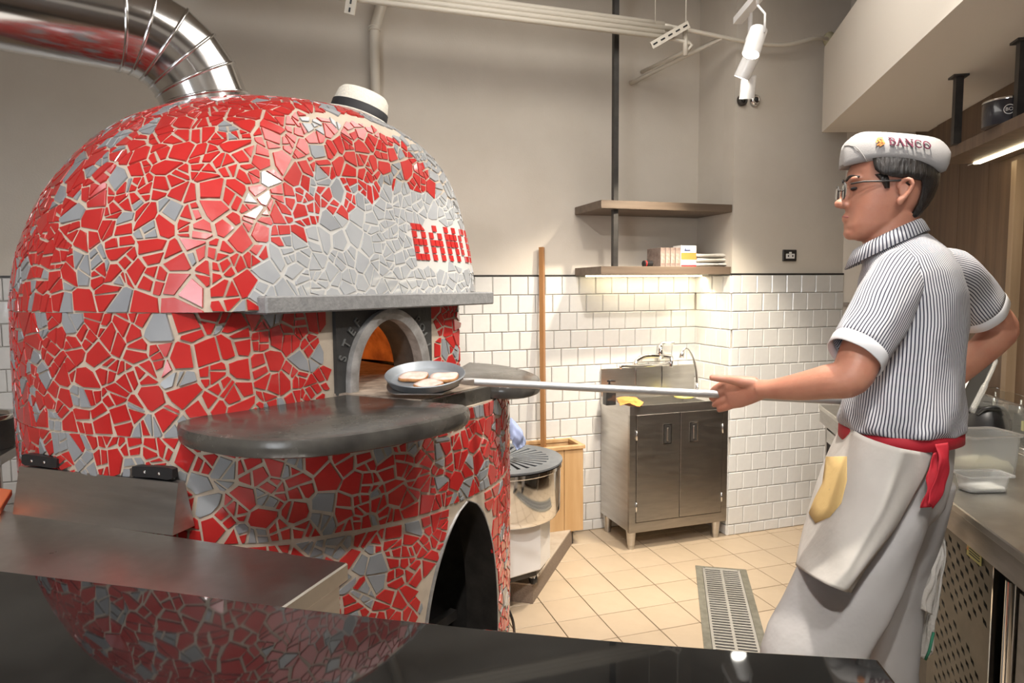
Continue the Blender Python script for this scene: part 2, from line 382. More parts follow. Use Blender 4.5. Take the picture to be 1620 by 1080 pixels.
# floor tiles
ga = -.01175; GS = .19519; gx, gy = 1.24803, 3.18631
fm = MB().box((0, 0, -.008), (GS-.004, GS-.004, 0), bev=.0012); me_ft = bpy.data.meshes.new('floor_tile'); me_ft.from_pydata(fm.v, [], fm.f); me_ft.materials.append(M['floor_tile'])
rest = MB(); cnt = 0
DR = [atz(*p, 0)[:2] for p in [(1100, 895), (1180, 900), (1213, 1025), (1113, 1020)]]
for i in range(-3, 30):
    for j in range(-19, 13):
        x = gx+GS*(i*math.sin(ga)+j*math.cos(ga)); y = gy+GS*(-i*math.cos(ga)+j*math.sin(ga))
        cx, cy = x+.1, y+.1
        if x < -2.6 or y > YB-.02 or x > 3.6 or y < -2.5: continue
        px, py, dz = proj((cx, cy, 0)) if (np.array([cx, cy, -CAMH])@FW) > .2 else (-999, -999, 0)
        if 640 < px < 1500 and 790 < py < 1120 and cnt < 295:
            o = bpy.data.objects.new('floor_tile', me_ft); COL.objects.link(o); o.parent = floor; o.location = Vector(np.array([x, y, random.uniform(-.0006, 0)])-ORG[floor.name])
            o.rotation_euler = (0, 0, ga); cnt += 1
        else: rest.add(np.array(fm.v)@rotz(ga).T+np.array([x, y, 0]), fm.f)
o = rest.build('floor_tiling', M['floor_tile'], floor); o['kind'] = 'stuff'

# soffit
s = MB().prism([tuple(K(.08, e, 0)[:2]) for e in (-3.2, 1.93)]+[tuple(K(.645, 2.05, 0)[:2]), tuple(K(.645, -3.2, 0)[:2])], 2.27, 2.72).build('trim_4', M['paint_pale']); struct(s)

# ------------------------------------------------------------------ floor drain
dr = thing('floor_drain', 'long steel slotted drain grate set in the beige tiled floor', 'drain', (1.85, 2.5, 0))
Q = [np.array([*p, 0]) for p in DR]   # far-left, far-right, near-right, near-left
ex = (Q[0]-Q[3]); ex /= np.linalg.norm(ex)
A0 = Q[3]-ex*.9; fl = Q[0]; side = np.array([ex[1], -ex[0], 0]); Wd = abs((Q[1]-Q[0])@side); Ld = np.linalg.norm(fl-A0)
def D(a, b, z): return A0+ex*a+side*b+np.array([0, 0, z])
def dbox(mb, a0, a1, b0, b1, z0, z1):
    mb.add([D(a, b, z) for z in (z0, z1) for b in (b0, b1) for a in (a0, a1)], [(0, 1, 3, 2), (4, 6, 7, 5), (0, 4, 5, 1), (2, 3, 7, 6), (0, 2, 6, 4), (1, 5, 7, 3)])
mb = MB(); dbox(mb, 0, Ld, 0, .032, -.005, .004); dbox(mb, 0, Ld, Wd-.032, Wd, -.005, .004); dbox(mb, Ld-.02, Ld, 0, Wd, -.005, .0035); mb.build('drain_frame', M['drainframe'], dr)
mb = MB(); dbox(mb, 0, Ld-.02, .03, Wd-.03, -.005, .0008); mb.build('drain_shade_plate', M['black'], dr)  # black plate stands in for the shade in the cavity under the bars
mb = MB(); dbox(mb, 0, Ld-.022, .034, .045, .001, .006); dbox(mb, 0, Ld-.022, Wd-.045, Wd-.034, .001, .006); dbox(mb, 0, Ld-.022, Wd/2-.006, Wd/2+.006, .001, .0062); dbox(mb, Ld-.032, Ld-.022, .04, Wd-.04, .001, .006); mb.build('grate_rail', M['grate'], dr)
mb = MB(); dbox(mb, 0, .0105, .045, Wd-.045, .0012, .0055)
b0 = mb.build('grate_bar', M['grate'], dr); k = 0; a = .024
while a < Ld-.04:
    b = b0.copy(); COL.objects.link(b); b.parent = dr; b.location = Vector(ex*a); a += .0235

# ------------------------------------------------------------------ pizza oven
C0 = np.array([-.018, 2.3]); OR = .718; NA = math.radians(-49)
NN = np.array([math.cos(NA), math.sin(NA)]); DD = np.array([-NN[1], NN[0]])
ZS0, ZS1, ZH = 1.118, 1.16, 1.392
AF, BF = .42, .206
def Fp(a, b, z): q = C0+NN*a+DD*b; return np.array([q[0], q[1], z])
PR = [(0, .69), (.3, .712), (.7, .718), (1.3, .718), (1.49, .704), (1.60, .672), (1.72, .615), (1.84, .520), (1.915, .42), (1.965, .30), (1.992, .15), (1.997, 0.0)]
PRz = spline([(z, r, 0) for z, r in PR], 10); PZ = np.array([p[0] for p in PRz]); PRr = np.array([max(0, p[1]) for p in PRz])
PU = np.concatenate([[0], np.cumsum(np.hypot(np.diff(PZ), np.diff(PRr)))])
def uz(u): return np.interp(u, PU, PZ), np.interp(u, PU, PRr)
def z2u(z): return float(np.interp(z, PZ, PU))
def smin(a, b, k): h = max(0, min(1, .5+.5*(b-a)/k)); return b*(1-h)+a*h-k*h*(1-h)
def wrap(a): return (a+PI) % (2*PI)-PI
def surf(zone, th, u):
    z, r = uz(u); dl = wrap(th-NA); c = math.cos(dl); z = float(z); r = float(r)
    if zone == 'mid':
        if c > .05: r = smin(r, AF/c, .16)
        c2 = math.cos(dl-math.radians(50))
        if c2 > .05: r = smin(r, .560/c2, .03)
    elif zone == 'dome':
        k = .13; t = max(0, min(1, (z-ZH)/.6))
        ah = .475-.10*t+.09*max(0, (z-1.7))
        if c > .05: r = smin(r, ah/c, k)
        c2 = math.cos(dl-math.radians(50))
        if c2 > .05: r = smin(r, (.655-.05*t)/c2, k)
    return np.array([C0[0]+r*math.cos(th), C0[1]+r*math.sin(th), z])
def snormal(zone, th, u):
    e = .004; a = surf(zone, th+e, u)-surf(zone, th-e, u); b = surf(zone, th, min(u+e, PU[-1]-.001))-surf(zone, th, u-e); n = np.cross(a, b); L = np.linalg.norm(n)
    return n/L if L > 1e-9 else np.array([0, 0, 1.])
ov = thing('pizza_oven', 'huge domed wood-fired pizza oven covered in red and grey broken mosaic', 'oven', (C0[0], C0[1], 0))
# arch of the wood store, in angle and height
AZ0, AZ1 = .30, .862; ACT = math.radians(-49)+math.radians(-1.5)
def arch_half(z):
    if z >= AZ1: return 0
    t = max(0, (z-.42)/(AZ1-.42)); return .172*(1-t**2.1)**.62/OR
def shell(zone, u0, u1, nu, t0, t1, nt, hole=False):
    mb = MB(); us = list(np.linspace(u0, u1, nu))
    if hole:
        us = sorted(set([round(x, 4) for x in list(np.linspace(u0, u1, nu))+list(np.linspace(z2u(.42), z2u(AZ1), 30))]))
        us = [x for x in us if True]
        for side in (0, 1):
            rings = []
            for u in us:
                z = float(uz(u)[0]); h = arch_half(z) if z > AZ0 else 0
                if z <= AZ0: h = arch_half(.42)*1.0
                A, B = (t0, ACT-h) if side == 0 else (ACT+h, t1)
                rings.append([surf(zone, A+(B-A)*i/(nt-1), u) for i in range(nt)])
            mb.loft(rings, close=False, cap=False)
    else:
        mb.loft([[surf(zone, t0+(t1-t0)*i/(nt-1), u) for i in range(nt)] for u in us], close=False, cap=False)
    return mb
TA, TB = NA-PI, NA+PI
shell('low', z2u(.0), z2u(ZS0+.002), 20, TA, TB, 80, True).build('oven_body', M['mgrout'], ov, True)
# mid zone built with exact corners
mb = MB(); ths = sorted(set([TA+(TB-TA)*i/96 for i in range(97)]+[NA+math.radians(x) for x in (-54.2, 41.4)]))
tL, tR = NA-math.atan2(BF-.01, AF), NA+math.atan2(BF-.01, AF)
for grp in ([t for t in ths if t < tL]+[tL], [tR]+[t for t in ths if t > tR]):
    mb.loft([[surf('mid', t, z2u(z)) for t in grp] for z in (ZS0, ZS1+.05, 1.3, ZH+.004)], close=False, cap=False)
mb.build('oven_wall', M['mgrout'], ov)
shell('dome', z2u(ZH), PU[-1]-.002, 46, TA, TB, 130).build('oven_dome', M['mgrout'], ov, True)
# underside of the hood
mb = MB(); n = 130; a = [surf('dome', TA+(TB-TA)*i/n, z2u(ZH)) for i in range(n)]; b = [np.array([C0[0], C0[1], 0])+(p-np.array([C0[0], C0[1], 0]))*np.array([.5, .5, 1]) for p in a]
mb.loft([a, b], cap=False); mb.build('hood_underside', M['basalt'], ov)

# ---- mosaic
def clip(poly, p, n):
    """keep side where (x-p).n <= 0, 2d"""
    out = []; m = len(poly)
    for i in range(m):
        a = poly[i]; b = poly[(i+1) % m]; da = (a[0]-p[0])*n[0]+(a[1]-p[1])*n[1]; db = (b[0]-p[0])*n[0]+(b[1]-p[1])*n[1]
        if da <= 0: out.append(a)
        if (da < 0 < db) or (db < 0 < da):
            t = da/(da-db); out.append((a[0]+(b[0]-a[0])*t, a[1]+(b[1]-a[1])*t))
    return out
def parea(p): return .5*sum(p[i][0]*p[(i+1) % len(p)][1]-p[(i+1) % len(p)][0]*p[i][1] for i in range(len(p)))
def shrink(poly, g):
    if parea(poly) < 0: poly = poly[::-1]
    q = poly
    for i in range(len(poly)):
        a = poly[i]; b = poly[(i+1) % len(poly)]; e = (b[0]-a[0], b[1]-a[1]); L = math.hypot(*e)
        if L < 1e-6: continue
        n = (e[1]/L, -e[0]/L); q = clip(q, (a[0]-n[0]*g, a[1]-n[1]*g), n)
        if len(q) < 3: return None
    # drop tiny edges
    r = []
    for p in q:
        if not r or math.hypot(p[0]-r[-1][0], p[1]-r[-1][1]) > .0015: r.append(p)
    if len(r) > 2 and math.hypot(r[0][0]-r[-1][0], r[0][1]-r[-1][1]) < .0015: r.pop()
    return r if len(r) >= 3 else None
rm = random.Random(5)
def split(poly, depth):
    A = abs(parea(poly))
    if depth == 0 or A < .0007 or rm.random() < .22: return [poly]
    i = max(range(len(poly)), key=lambda i: math.hypot(poly[i][0]-poly[(i+1) % len(poly)][0], poly[i][1]-poly[(i+1) % len(poly)][1]))
    cx = sum(p[0] for p in poly)/len(poly); cy = sum(p[1] for p in poly)/len(poly)
    s_ = math.sqrt(A); cx += rm.gauss(0, .10)*s_; cy += rm.gauss(0, .10)*s_
    a, b = poly[i], poly[(i+1) % len(poly)]; th = math.atan2(b[1]-a[1], b[0]-a[0])+PI/2*0+rm.gauss(0, .45); n = (math.cos(th), math.sin(th))
    p1 = clip(poly, (cx, cy), n); p2 = clip(poly, (cx, cy), (-n[0], -n[1])); out = []
    for q in (p1, p2):
        if len(q) >= 3: out += split(q, depth-1)
    return out
def inpoly(x, y, P):
    c = False; n = len(P)
    for i in range(n):
        x1, y1 = P[i]; x2, y2 = P[(i+1) % n]
        if (y1 > y) != (y2 > y) and x < (x2-x1)*(y-y1)/(y2-y1)+x1: c = not c
    return c
GREYZONE = [(400, 495), (402, 420), (425, 398), (470, 378), (505, 356), (545, 338), (575, 326), (610, 300), (640, 290), (668, 306), (684, 316), (690, 288), (668, 262), (640, 232), (610, 205), (575, 182), (600, 150), (720, 200), (800, 330), (800, 495)]
# the word on the hood: a block of small square pieces; region in the hood's own frame
LET = {'B': ['110', '101', '111', '101', '111'], 'A': ['010', '101', '111', '101', '101'], 'N': ['101', '111', '111', '101', '101'], 'C': ['011', '100', '100', '100', '011'], 'O': ['010', '101', '101', '101', '010']}
def hood_hit(px, py):
    best = None
    for a in np.linspace(.30, .60, 61):
        P = atplane(px, py, Fp(a, 0, 0), np.array([NN[0], NN[1], 0])); z = P[2]
        if not (ZH-.02 < z < 2.0): continue
        q = P[:2]-C0; th = math.atan2(q[1], q[0]); S = surf('dome', th, z2u(z)); e = abs(np.hypot(*q)-np.hypot(*(S[:2]-C0)))
        if best is None or e < best[0]: best = (e, th, z)
    return best
TL = hood_hit(648, 352); BR = hood_hit(752, 414); TR_ = hood_hit(742, 368); BL = hood_hit(660, 412)
def bth(b, z):   # frame b -> theta on the hood
    return math.atan2(*((C0+NN*.45+DD*b)-C0)[::-1])
def b_of(th): q = np.array([math.cos(th), math.sin(th)]); return .45*(q@DD)/(q@NN)
LB0, LB1 = b_of(TL[1]), b_of(BR[1]); LZ1, LZ0 = TL[2], BL[2]
pieces = []
def zone_pieces(zone, u0, u1, spacing, t0, t1, gap, blocked, seamz=None):
    pts = []; grid = {}
    nrow = max(1, int((u1-u0)/spacing)); du = (u1-u0)/nrow
    for i in range(nrow):
        uc = u0+(i+.5)*du; tt = np.linspace(t0, t1, 400); pr = np.array([surf(zone, t, uc) for t in tt]); cl = np.concatenate([[0], np.cumsum(np.linalg.norm(np.diff(pr, axis=0), axis=1))]); n = max(3, int(cl[-1]/spacing))
        for j in range(n):
            th = float(np.interp((j+.5+(i % 2)*.5+rm.uniform(-.47, .47))/n*cl[-1], cl, tt)); u = uc+rm.uniform(-.47, .47)*du; u = min(max(u, u0+.002), u1-.002)
            P = surf(zone, th, u); pts.append((P, th, u))
    cs = spacing*1.6
    for k, (P, th, u) in enumerate(pts): grid.setdefault(tuple((P//cs).astype(int)), []).append(k)
    zlo, zhi = uz(u0)[0], uz(u1)[0]
    for k, (P, th, u) in enumerate(pts):
        if blocked(P, th): continue
        N = snormal(zone, th, u); X = np.cross([0, 0, 1.], N); L = np.linalg.norm(X)
        if L < 1e-3: continue
        X /= L; Y = np.cross(N, X); h = spacing*1.25
        poly = [(-h, -h), (h, -h), (h, h), (-h, h)]; c = (P//cs).astype(int)
        for dx in (-1, 0, 1):
            for dy in (-1, 0, 1):
                for dz in (-1, 0, 1):
                    for m in grid.get((c[0]+dx, c[1]+dy, c[2]+dz), ()):
                        if m == k: continue
                        v = pts[m][0]-P; q = (float(v@X), float(v@Y)); d = math.hypot(*q)
                        if d > spacing*2.4 or d < 1e-6: continue
                        poly = clip(poly, (q[0]/2, q[1]/2), (q[0]/d, q[1]/d))
                        if len(poly) < 3: break
        # limits in height
        if Y[2] > .15:
            poly = clip(poly, (0, (zhi-P[2]+.002)/Y[2]), (0, 1)); poly = clip(poly, (0, (zlo-P[2]-.002)/Y[2]), (0, -1))
            if seamz and len(poly) > 2:
                if P[2] > seamz: poly = clip(poly, (0, (seamz+.004-P[2])/Y[2]), (0, -1))
                else: poly = clip(poly, (0, (seamz-.004-P[2])/Y[2]), (0, 1))
        if len(poly) < 3: continue
        colr = 0 if rm.random() < .85 else 1
        for sp in split(poly, 2 if rm.random() < .7 else 1):
            g = shrink(sp, gap*rm.uniform(.7, 1.5))
            if g is None or abs(parea(g)) < .00006: continue
            m_ = np.mean(g, axis=0); g = [tuple(m_+(np.array(p)-m_)*(1-rm.random()**2*.22)) for p in g]
            cc = np.mean(g, axis=0); W = P+X*cc[0]+Y*cc[1]
            q = W[:2]-C0; thc = math.atan2(q[1], q[0])
            if blocked(W, thc): continue
            # true surface point and normal here
            c_l = colr if rm.random() < .94 else 1-colr
            uu = z2u(W[2]) if zone != 'dome' or W[2] < 1.9 else u
            if zone == 'dome' and W[2] >= 1.9:
                W2 = surf(zone, thc, min(max(float(np.interp(-np.hypot(*q), -PRr[PU > z2u(1.85)], PU[PU > z2u(1.85)])), u0), PU[-1]-.003))
            else: W2 = surf(zone, thc, uu)
            N2 = snormal(zone, thc, z2u(W2[2]) if W2[2] < 2.04 else PU[-1]-.02)
            N2 = N2+X*rm.gauss(0, .014)+Y*rm.gauss(0, .014); N2 /= np.linalg.norm(N2); X2 = X-N2*(X@N2); X2 /= np.linalg.norm(X2); Y2 = np.cross(N2, X2)
            pg = [W2+X2*(p[0]-cc[0])+Y2*(p[1]-cc[1]) for p in g]
            if zone == 'dome':
                px, py, _ = proj(W2)
                if (inpoly(px, py, GREYZONE) and thc > NA-1.4): c_l = 2
            pieces.append((pg, N2, c_l, W2))
def blk_low(P, th):
    if P[2] > ZS0-.004: return True
    d = abs(wrap(th-ACT)); h = arch_half(P[2]) if P[2] > .42 else .172/OR
    return P[2] < AZ1+.02 and d < h+.018
def blk_mid(P, th):
    q = P[:2]-C0; a = q@NN; b = q@DD
    return a > AF-.02 and abs(b) < BF+.012
def blk_dome(P, th):
    q = P[:2]-C0; b = .45*(q@DD)/(q@NN) if q@NN > .1 else 9
    return (LB0-.004 < b < LB1+.004 and LZ0-.002 < P[2] < LZ1+.002)
vis0, vis1 = math.radians(-215), math.radians(48)
zone_pieces('low', z2u(.06), z2u(.861), .049, vis0, vis1, .0021, blk_low)
zone_pieces('low', z2u(.871), z2u(ZS0-.001), .049, vis0, vis1, .0021, blk_low)
zone_pieces('mid', z2u(ZS0), z2u(ZH), .049, vis0, vis1, .0019, blk_mid)
zone_pieces('dome', z2u(ZH), PU[-1]-.01, .050, math.radians(-225), math.radians(70), .0019, blk_dome)
def piece_mb(mb, pg, N, mi=0, h=.0035):
    n = len(pg); c = sum(pg)/n
    top = [p+N*h-(p-c)/max(1e-6, np.linalg.norm(p-c))*.0007 for p in pg]; mid = [p+N*h*.6 for p in pg]; bot = [p-N*.003 for p in pg]
    fs = [(i, (i+1) % n, (i+1) % n+n, i+n) for i in range(n)]+[(i+n, (i+1) % n+n, (i+1) % n+2*n, i+2*n) for i in range(n)]+[tuple(range(2*n, 3*n))]
    mb.add(bot+mid+top, fs, mi)
def scr_area(p):
    pg, N, c, W = p
    if N@(EYE-W) <= 0: return 0
    q = [proj(v)[:2] for v in pg]; x, y, _ = proj(W)
    if not (0 < x < 1620 and 0 < y < 1000) or (y > 800 and x < 560): return 0
    return abs(parea(q))
pieces.sort(key=scr_area, reverse=True)
PM = [M['red'], M['grey'], M['hoodgrey']]
for pg, N, c, W in pieces[:298]:
    mb = MB(); piece_mb(mb, pg, N); mb.build('mosaic_piece', PM[c], ov)
mb = MB()
for pg, N, c, W in pieces[298:]: piece_mb(mb, pg, N, c)
o = mb.build('mosaic_field', PM, ov); o['kind'] = 'stuff'
# lettering in small tiles
mb = MB(); nl = 5; cw = (LB1-LB0)/(nl*3+4*.8); chh = (LZ1-LZ0)/5
def hp(b, z):
    th = math.atan2(*((NN*.45+DD*b)[::-1])); return surf('dome', th, z2u(z)), snormal('dome', th, z2u(z))
def quad_piece(b0, b1, z0, z1, c, cut=None):
    g = .0016; pts = [(b0+g, z0+g), (b1-g, z0+g), (b1-g, z1-g), (b0+g, z1-g)]
    if cut is not None: k = cut; pts = [p for i, p in enumerate(pts) if i != k]
    pg = [hp(*p)[0] for p in pts]; N = hp((b0+b1)/2, (z0+z1)/2)[1]; piece_mb(mb, pg, N, c, .0062)
for li, ch in enumerate('BANCO'):
    for r_ in range(5):
        for c_ in range(3):
            b0 = LB0+(li*3.8+c_)*cw; z1 = LZ1-r_*chh; on = LET[ch][r_][c_] == '1'
            cut = None
            if on:
                if r_ == 0 and c_ == 0 and ch in 'ACO': cut = 3
                if r_ == 0 and c_ == 2 and ch in 'BA': cut = 2
            if on: quad_piece(b0, b0+cw, z1-chh, z1, 0, cut)
            if ch in 'B' and c_ == 2 and r_ == 0: quad_piece(b0, b0+cw, z1-chh, z1, 0, 2)
        if False: quad_piece(LB0+(li*3.8+3)*cw, LB0+(li*3.8+3.8)*cw, LZ1-(r_+1)*chh, LZ1-r_*chh, 1)
o = mb.build('hood_lettering', [M['red'], M['hoodgrey']], ov); o['kind'] = 'stuff'; o['label'] = 'word BANCO in red tiles on grey'
# pale grout patch under the grey hood mosaic
mb = MB(); rows = []
for z in np.linspace(ZH+.03, 1.74, 14):
    bb = .60*math.sqrt(max(0.02, 1-((z-ZH)/.42)**2))
    rows.append([hp(b, z)[0]+hp(b, z)[1]*.0012 for b in np.linspace(-bb*.82, bb*.98, 40)])
mb.loft(rows, close=False, cap=False); mb.build('hood_grout', M['hgrout'], ov, True)
# hood trim: long stone lip
mb = MB(); R = np.stack([np.array([*DD, 0]), np.array([-NN[0], -NN[1], 0]), [0, 0, 1.]], 1)
mb.box((-.475, -.062, ZH-.008), (.485, .10, ZH+.034), R=R, o=Fp(.43, 0, 0), bev=.004)
mb.box((.44, -.055, ZH-.008), (.478, .42, ZH+.034), R=R, o=Fp(.43, 0, 0), bev=.003)
mb.build('hood_lip', M['basalt'], ov)
# facade plate with pointed arch mouth
MW = .142; MH0 = ZS1-.004; MH1 = 1.352
def mouth(t, s=0):  # t 0..1 from left foot over the top to right foot
    w_ = MW+s; hgt = MH1-MH0+s*.9
    a = PI*(1-t); x = math.cos(a)*w_; zz = math.sin(a)**.78*hgt if math.sin(a) > 0 else 0
    return x*(1-.12*(zz/hgt)**3), MH0+zz
nm = 33
Mi = [mouth(i/(nm-1)) for i in range(nm)]; Mo = [mouth(i/(nm-1), .034) for i in range(nm)]
def F3(a, p): return Fp(a, p[0], p[1])
# plate: outer rectangle, inner = Mo
mb = MB(); outer = []
for i in range(nm):
    t = i/(nm-1); x, z = Mo[i]
    if t < .28: outer.append((-BF, MH0+(ZH-MH0)*t/.28))
    elif t > .72: outer.append((BF, MH0+(ZH-MH0)*(1-t)/.28))
    else: outer.append((-BF+2*BF*(t-.28)/.44, ZH))
fa = AF+.012
mb.loft([[F3(AF-.06, p) for p in outer], [F3(fa, p) for p in outer], [F3(fa, p) for p in Mo], [F3(fa-.05, p) for p in Mo]], close=False, cap=False)
mb.build('front_plate', M['iron'], ov)
mb = MB(); Mc = [((a[0]+b[0])/2, (a[1]+b[1])/2) for a, b in zip(Mi, Mo)]
mb.loft([[F3(fa-.01, p) for p in Mo], [F3(fa+.018, p) for p in Mo], [F3(fa+.022, p) for p in Mc], [F3(fa+.016, p) for p in Mi], [F3(fa-.02, p) for p in Mi]], close=False, cap=False)
mb.build('mouth_arch', M['ironframe'], ov, True, sharp=35)
# baking chamber: vaulted tunnel then round chamber
mb = MB()
def tun(a, sx, h): return [Fp(a, p[0]*sx, MH0+(p[1]-MH0)*h) for p in Mi]
mb.loft([tun(fa-.018, 1.0, 1.0), tun(fa-.05, 1.0, 1.0), tun(.325, 1.04, 1.0)], close=False, cap=False)
mb.build('flue_throat', M['soot'], ov)
mb = MB(); rings = []
for k in range(9):
    t = k/8; rad = .50*math.cos(t*PI/2*.98); zz = ZS1+.30*math.sin(t*PI/2)
    ring = []
    for i in range(41):
        th = NA+math.radians(22)+(2*PI-math.radians(44))*i/40; ring.append((C0[0]-NN[0]*.14+rad*math.cos(th), C0[1]-NN[1]*.14+rad*math.sin(th), zz))
    rings.append(ring)
mb.loft(rings, close=False, cap=False); mb.build('baking_vault', M['brickfire'], ov, True)
mb = MB(); mb.prism([tuple((C0+NN*a+DD*b)) for a, b in [(.69, -.175), (.69, .125), (.45, .135), (.2, .35), (-.3, .5), (-.65, .2), (-.65, -.2), (-.3, -.5), (.2, -.35), (.45, -.19)]], ZS1-.03, ZS1+.001)
mb.build('hearth_floor', M['hearth'], ov)
light('POINT', 'oven_embers', tuple(Fp(-.30, -.05, ZS1+.10)), tuple(Fp(0, 0, 0)), 7, (1, .50, .18), .05)
# raised lettering following the arch
for word, ts in (('STEF', [.10, .155, .21, .26]), ('POLI', [.75, .80, .845, .89])):
    for ch, t in zip(word, ts):
        x, z = mouth(t, .054); x2, z2 = mouth(t+.01, .054); dx, dz = x2-x, z2-z; L = math.hypot(dx, dz); ux = Fp(0, dx/L, dz/L)-Fp(0, 0, 0); uy = Fp(0, -dz/L, dx/L)-Fp(0, 0, 0)
        if word == 'POLI': pass
        mb = MB(); add_text(mb, ch, .036, Fp(fa+.001, x, z), ux, uy, .004); mb.build('plate_letter', M['ironletter'], ov)
# stone shelf: the wings and the tongue
WL = [(.43, -.30), (.36, -.62), (.47, -.685), (.60, -.69), (.70, -.67), (.79, -.60), (.845, -.48), (.872, -.37), (.877, -.28), (.866, -.22), (.835, -.168), (.79, -.165), (.70, -.178), (.45, -.19)]
WR = [(.43, .28), (.45, .135), (.69, .125), (.735, .13), (.775, .155), (.795, .20), (.79, .27), (.745, .36), (.66, .46), (.54, .55), (.42, .60), (.30, .60)]
def ab(L): return [tuple(C0+NN*a+DD*b) for a, b in L]
def rnd(L):
    P = [L[0]]
    for i in range(1, len(L)-1):
        a, b, c = (np.array(L[j]) for j in (i-1, i, i+1)); P += [tuple(b+(a-b)*.25), tuple(b+(c-b)*.25)]
    P.append(L[-1]); return P
for L in (WL, WR): MB().prism(ab(rnd(L)), ZS0, ZS1, bev=.014).build('stone_shelf', M['slate'], ov, True, sharp=40)
MB().prism(ab([(.40, -.19), (.705, -.176), (.705, .126), (.40, .136)]), ZS0, ZS1-.001, bev=.003).build('stone_tongue', M['slate'], ov)
# lower body filler under the shelf: top ring
mb = MB(); n = 90; a = [surf('low', TA+2*PI*i/n, z2u(ZS0)) for i in range(n)]; mb.loft([a, [np.array([C0[0], C0[1], ZS0])+(p-np.array([C0[0], C0[1], ZS0]))*.45 for p in a]], cap=False); mb.build('body_top', M['mgrout'], ov)
# wood store arch: jamb reveal, back panel, base
mb = MB(); zs_ = list(np.linspace(.0, .42, 4))+list(np.linspace(.42, AZ1, 26))[1:]
def jp(sgn, z, depth, grow=0):
    h = (arch_half(z) if z > .42 else arch_half(.42))+grow/OR; th = ACT+sgn*h; p = surf('low', th, z2u(max(z, .001))); n = np.array([math.cos(ACT), math.sin(ACT), 0]); return p-n*depth
for sgn in (-1, 1):
    mb.loft([[jp(sgn, z, -.004) for z in zs_], [jp(sgn, z, .11) for z in zs_]], close=False, cap=False)
mb.build('store_reveal', M['blackmetal'], ov, True)
mb = MB()
for sgn in (-1, 1):
    mb.loft([[jp(sgn, z, -.006, .000) for z in zs_], [jp(sgn, z, -.007, .005) for z in zs_], [jp(sgn, z, 0, .006) for z in zs_]], close=False, cap=False)
mb.build('arch_edging', M['ironframe'], ov, True)
nA = np.array([math.cos(ACT), math.sin(ACT)]); dA = np.array([-nA[1], nA[0]])
mb = MB(); ring = lambda z, s: [(*(C0+nA*(.60-.45*math.sin(PI*i/14)*s)+dA*(-.30+.60*i/14)), z) for i in range(15)]
mb.loft([ring(.02, 1), ring(.80, 1), ring(.9, .5), ring(.92, .0)], close=False, cap=False); mb.build('store_lining', M['blackmetal'], ov, True)
mb = MB(); mb.prism([tuple(C0+nA*a+dA*b) for a, b in [(.1, -.3), (.70, -.16), (.70, .16), (.1, .3)]], .0, .33); mb.build('store_base', M['blackmetal'], ov)
mb = MB(); mb.box((-.15, -.012, .42), (.15, .012, .45), R=rotz(ACT+PI/2), o=(*(C0+nA*.55), 0)); mb.box((-.2, -.01, .56), (.2, .01, .575), R=rotz(ACT+PI/2+.5), o=(*(C0+nA*.42), 0)); mb.build('store_bar', M['blackmetal'], ov)

# gas hose by the oven foot
cb = MB().tube(spline([atz(805, 965, .35), atz(812, 985, .30), atz(813, 1010, .2), atz(806, 1040, .02)]), .005, 8).build('gas_hose', M['black'], None, True); tag(cb, 'thin black hose hanging beside the foot of the oven', 'hose')

# ------------------------------------------------------------------ exhaust duct
du_ = thing('exhaust_duct', 'shiny round steel exhaust duct bending off the oven top', 'duct', (-.22, 2.42, 2.0))
dc = np.array([-.235, 2.42]); dv = np.array([-.93, -.36, 0]); dv /= np.linalg.norm(dv); DRAD = .132; BR_ = .245
def bend(t):
    a = t*PI/2; return np.array([dc[0], dc[1], 1.985])+dv*BR_*(1-math.cos(a))+np.array([0, 0, BR_*math.sin(a)])
def bdir(t): a = t*PI/2; return dv*math.sin(a)+np.array([0, 0, math.cos(a)])
def ringat(c, d, r, seg=48):
    R = frame(d, np.cross(d, np.cross([0, 0, 1.], dv))) if False else None
    sd = np.cross([0, 0, 1.], dv); sd /= np.linalg.norm(sd); v = np.cross(d, sd)
    return [c+r*(math.cos(2*PI*k/seg)*sd+math.sin(2*PI*k/seg)*v) for k in range(seg)]
MB().loft([ringat(np.array([dc[0], dc[1], z]), (0, 0, 1.), DRAD) for z in (1.86, 1.95, 1.985)]).build('collar', M['duct'], du_, True, sharp=40)
NSEG = 6
for i in range(NSEG):
    t0, t1 = i/NSEG, (i+1)/NSEG
    MB().loft([ringat(bend(t0), bdir(t0), DRAD), ringat(bend(t1), bdir(t1), DRAD)]).build('elbow_segment', M['duct'], du_, True, sharp=40)
for i in range(NSEG+1):
    t = i/NSEG; MB().loft([ringat(bend(t)+bdir(t)*q, bdir(t), DRAD+e) for q, e in ((-.005, 0), (-.003, .004), (.003, .004), (.005, 0))]).build('seam_ring', M['duct'], du_, True)
MB().loft([ringat(bend(1), dv, DRAD), ringat(bend(1)+dv*1.95, dv, DRAD)]).build('straight_run', M['duct'], du_, True, sharp=40)
MB().loft([ringat(np.array([dc[0], dc[1], 1.975]), (0, 0, 1.), DRAD+.004), ringat(np.array([dc[0], dc[1], 1.98]), (0, 0, 1.), DRAD+.004)]).build('seam_ring', M['duct'], du_, True, sharp=40)

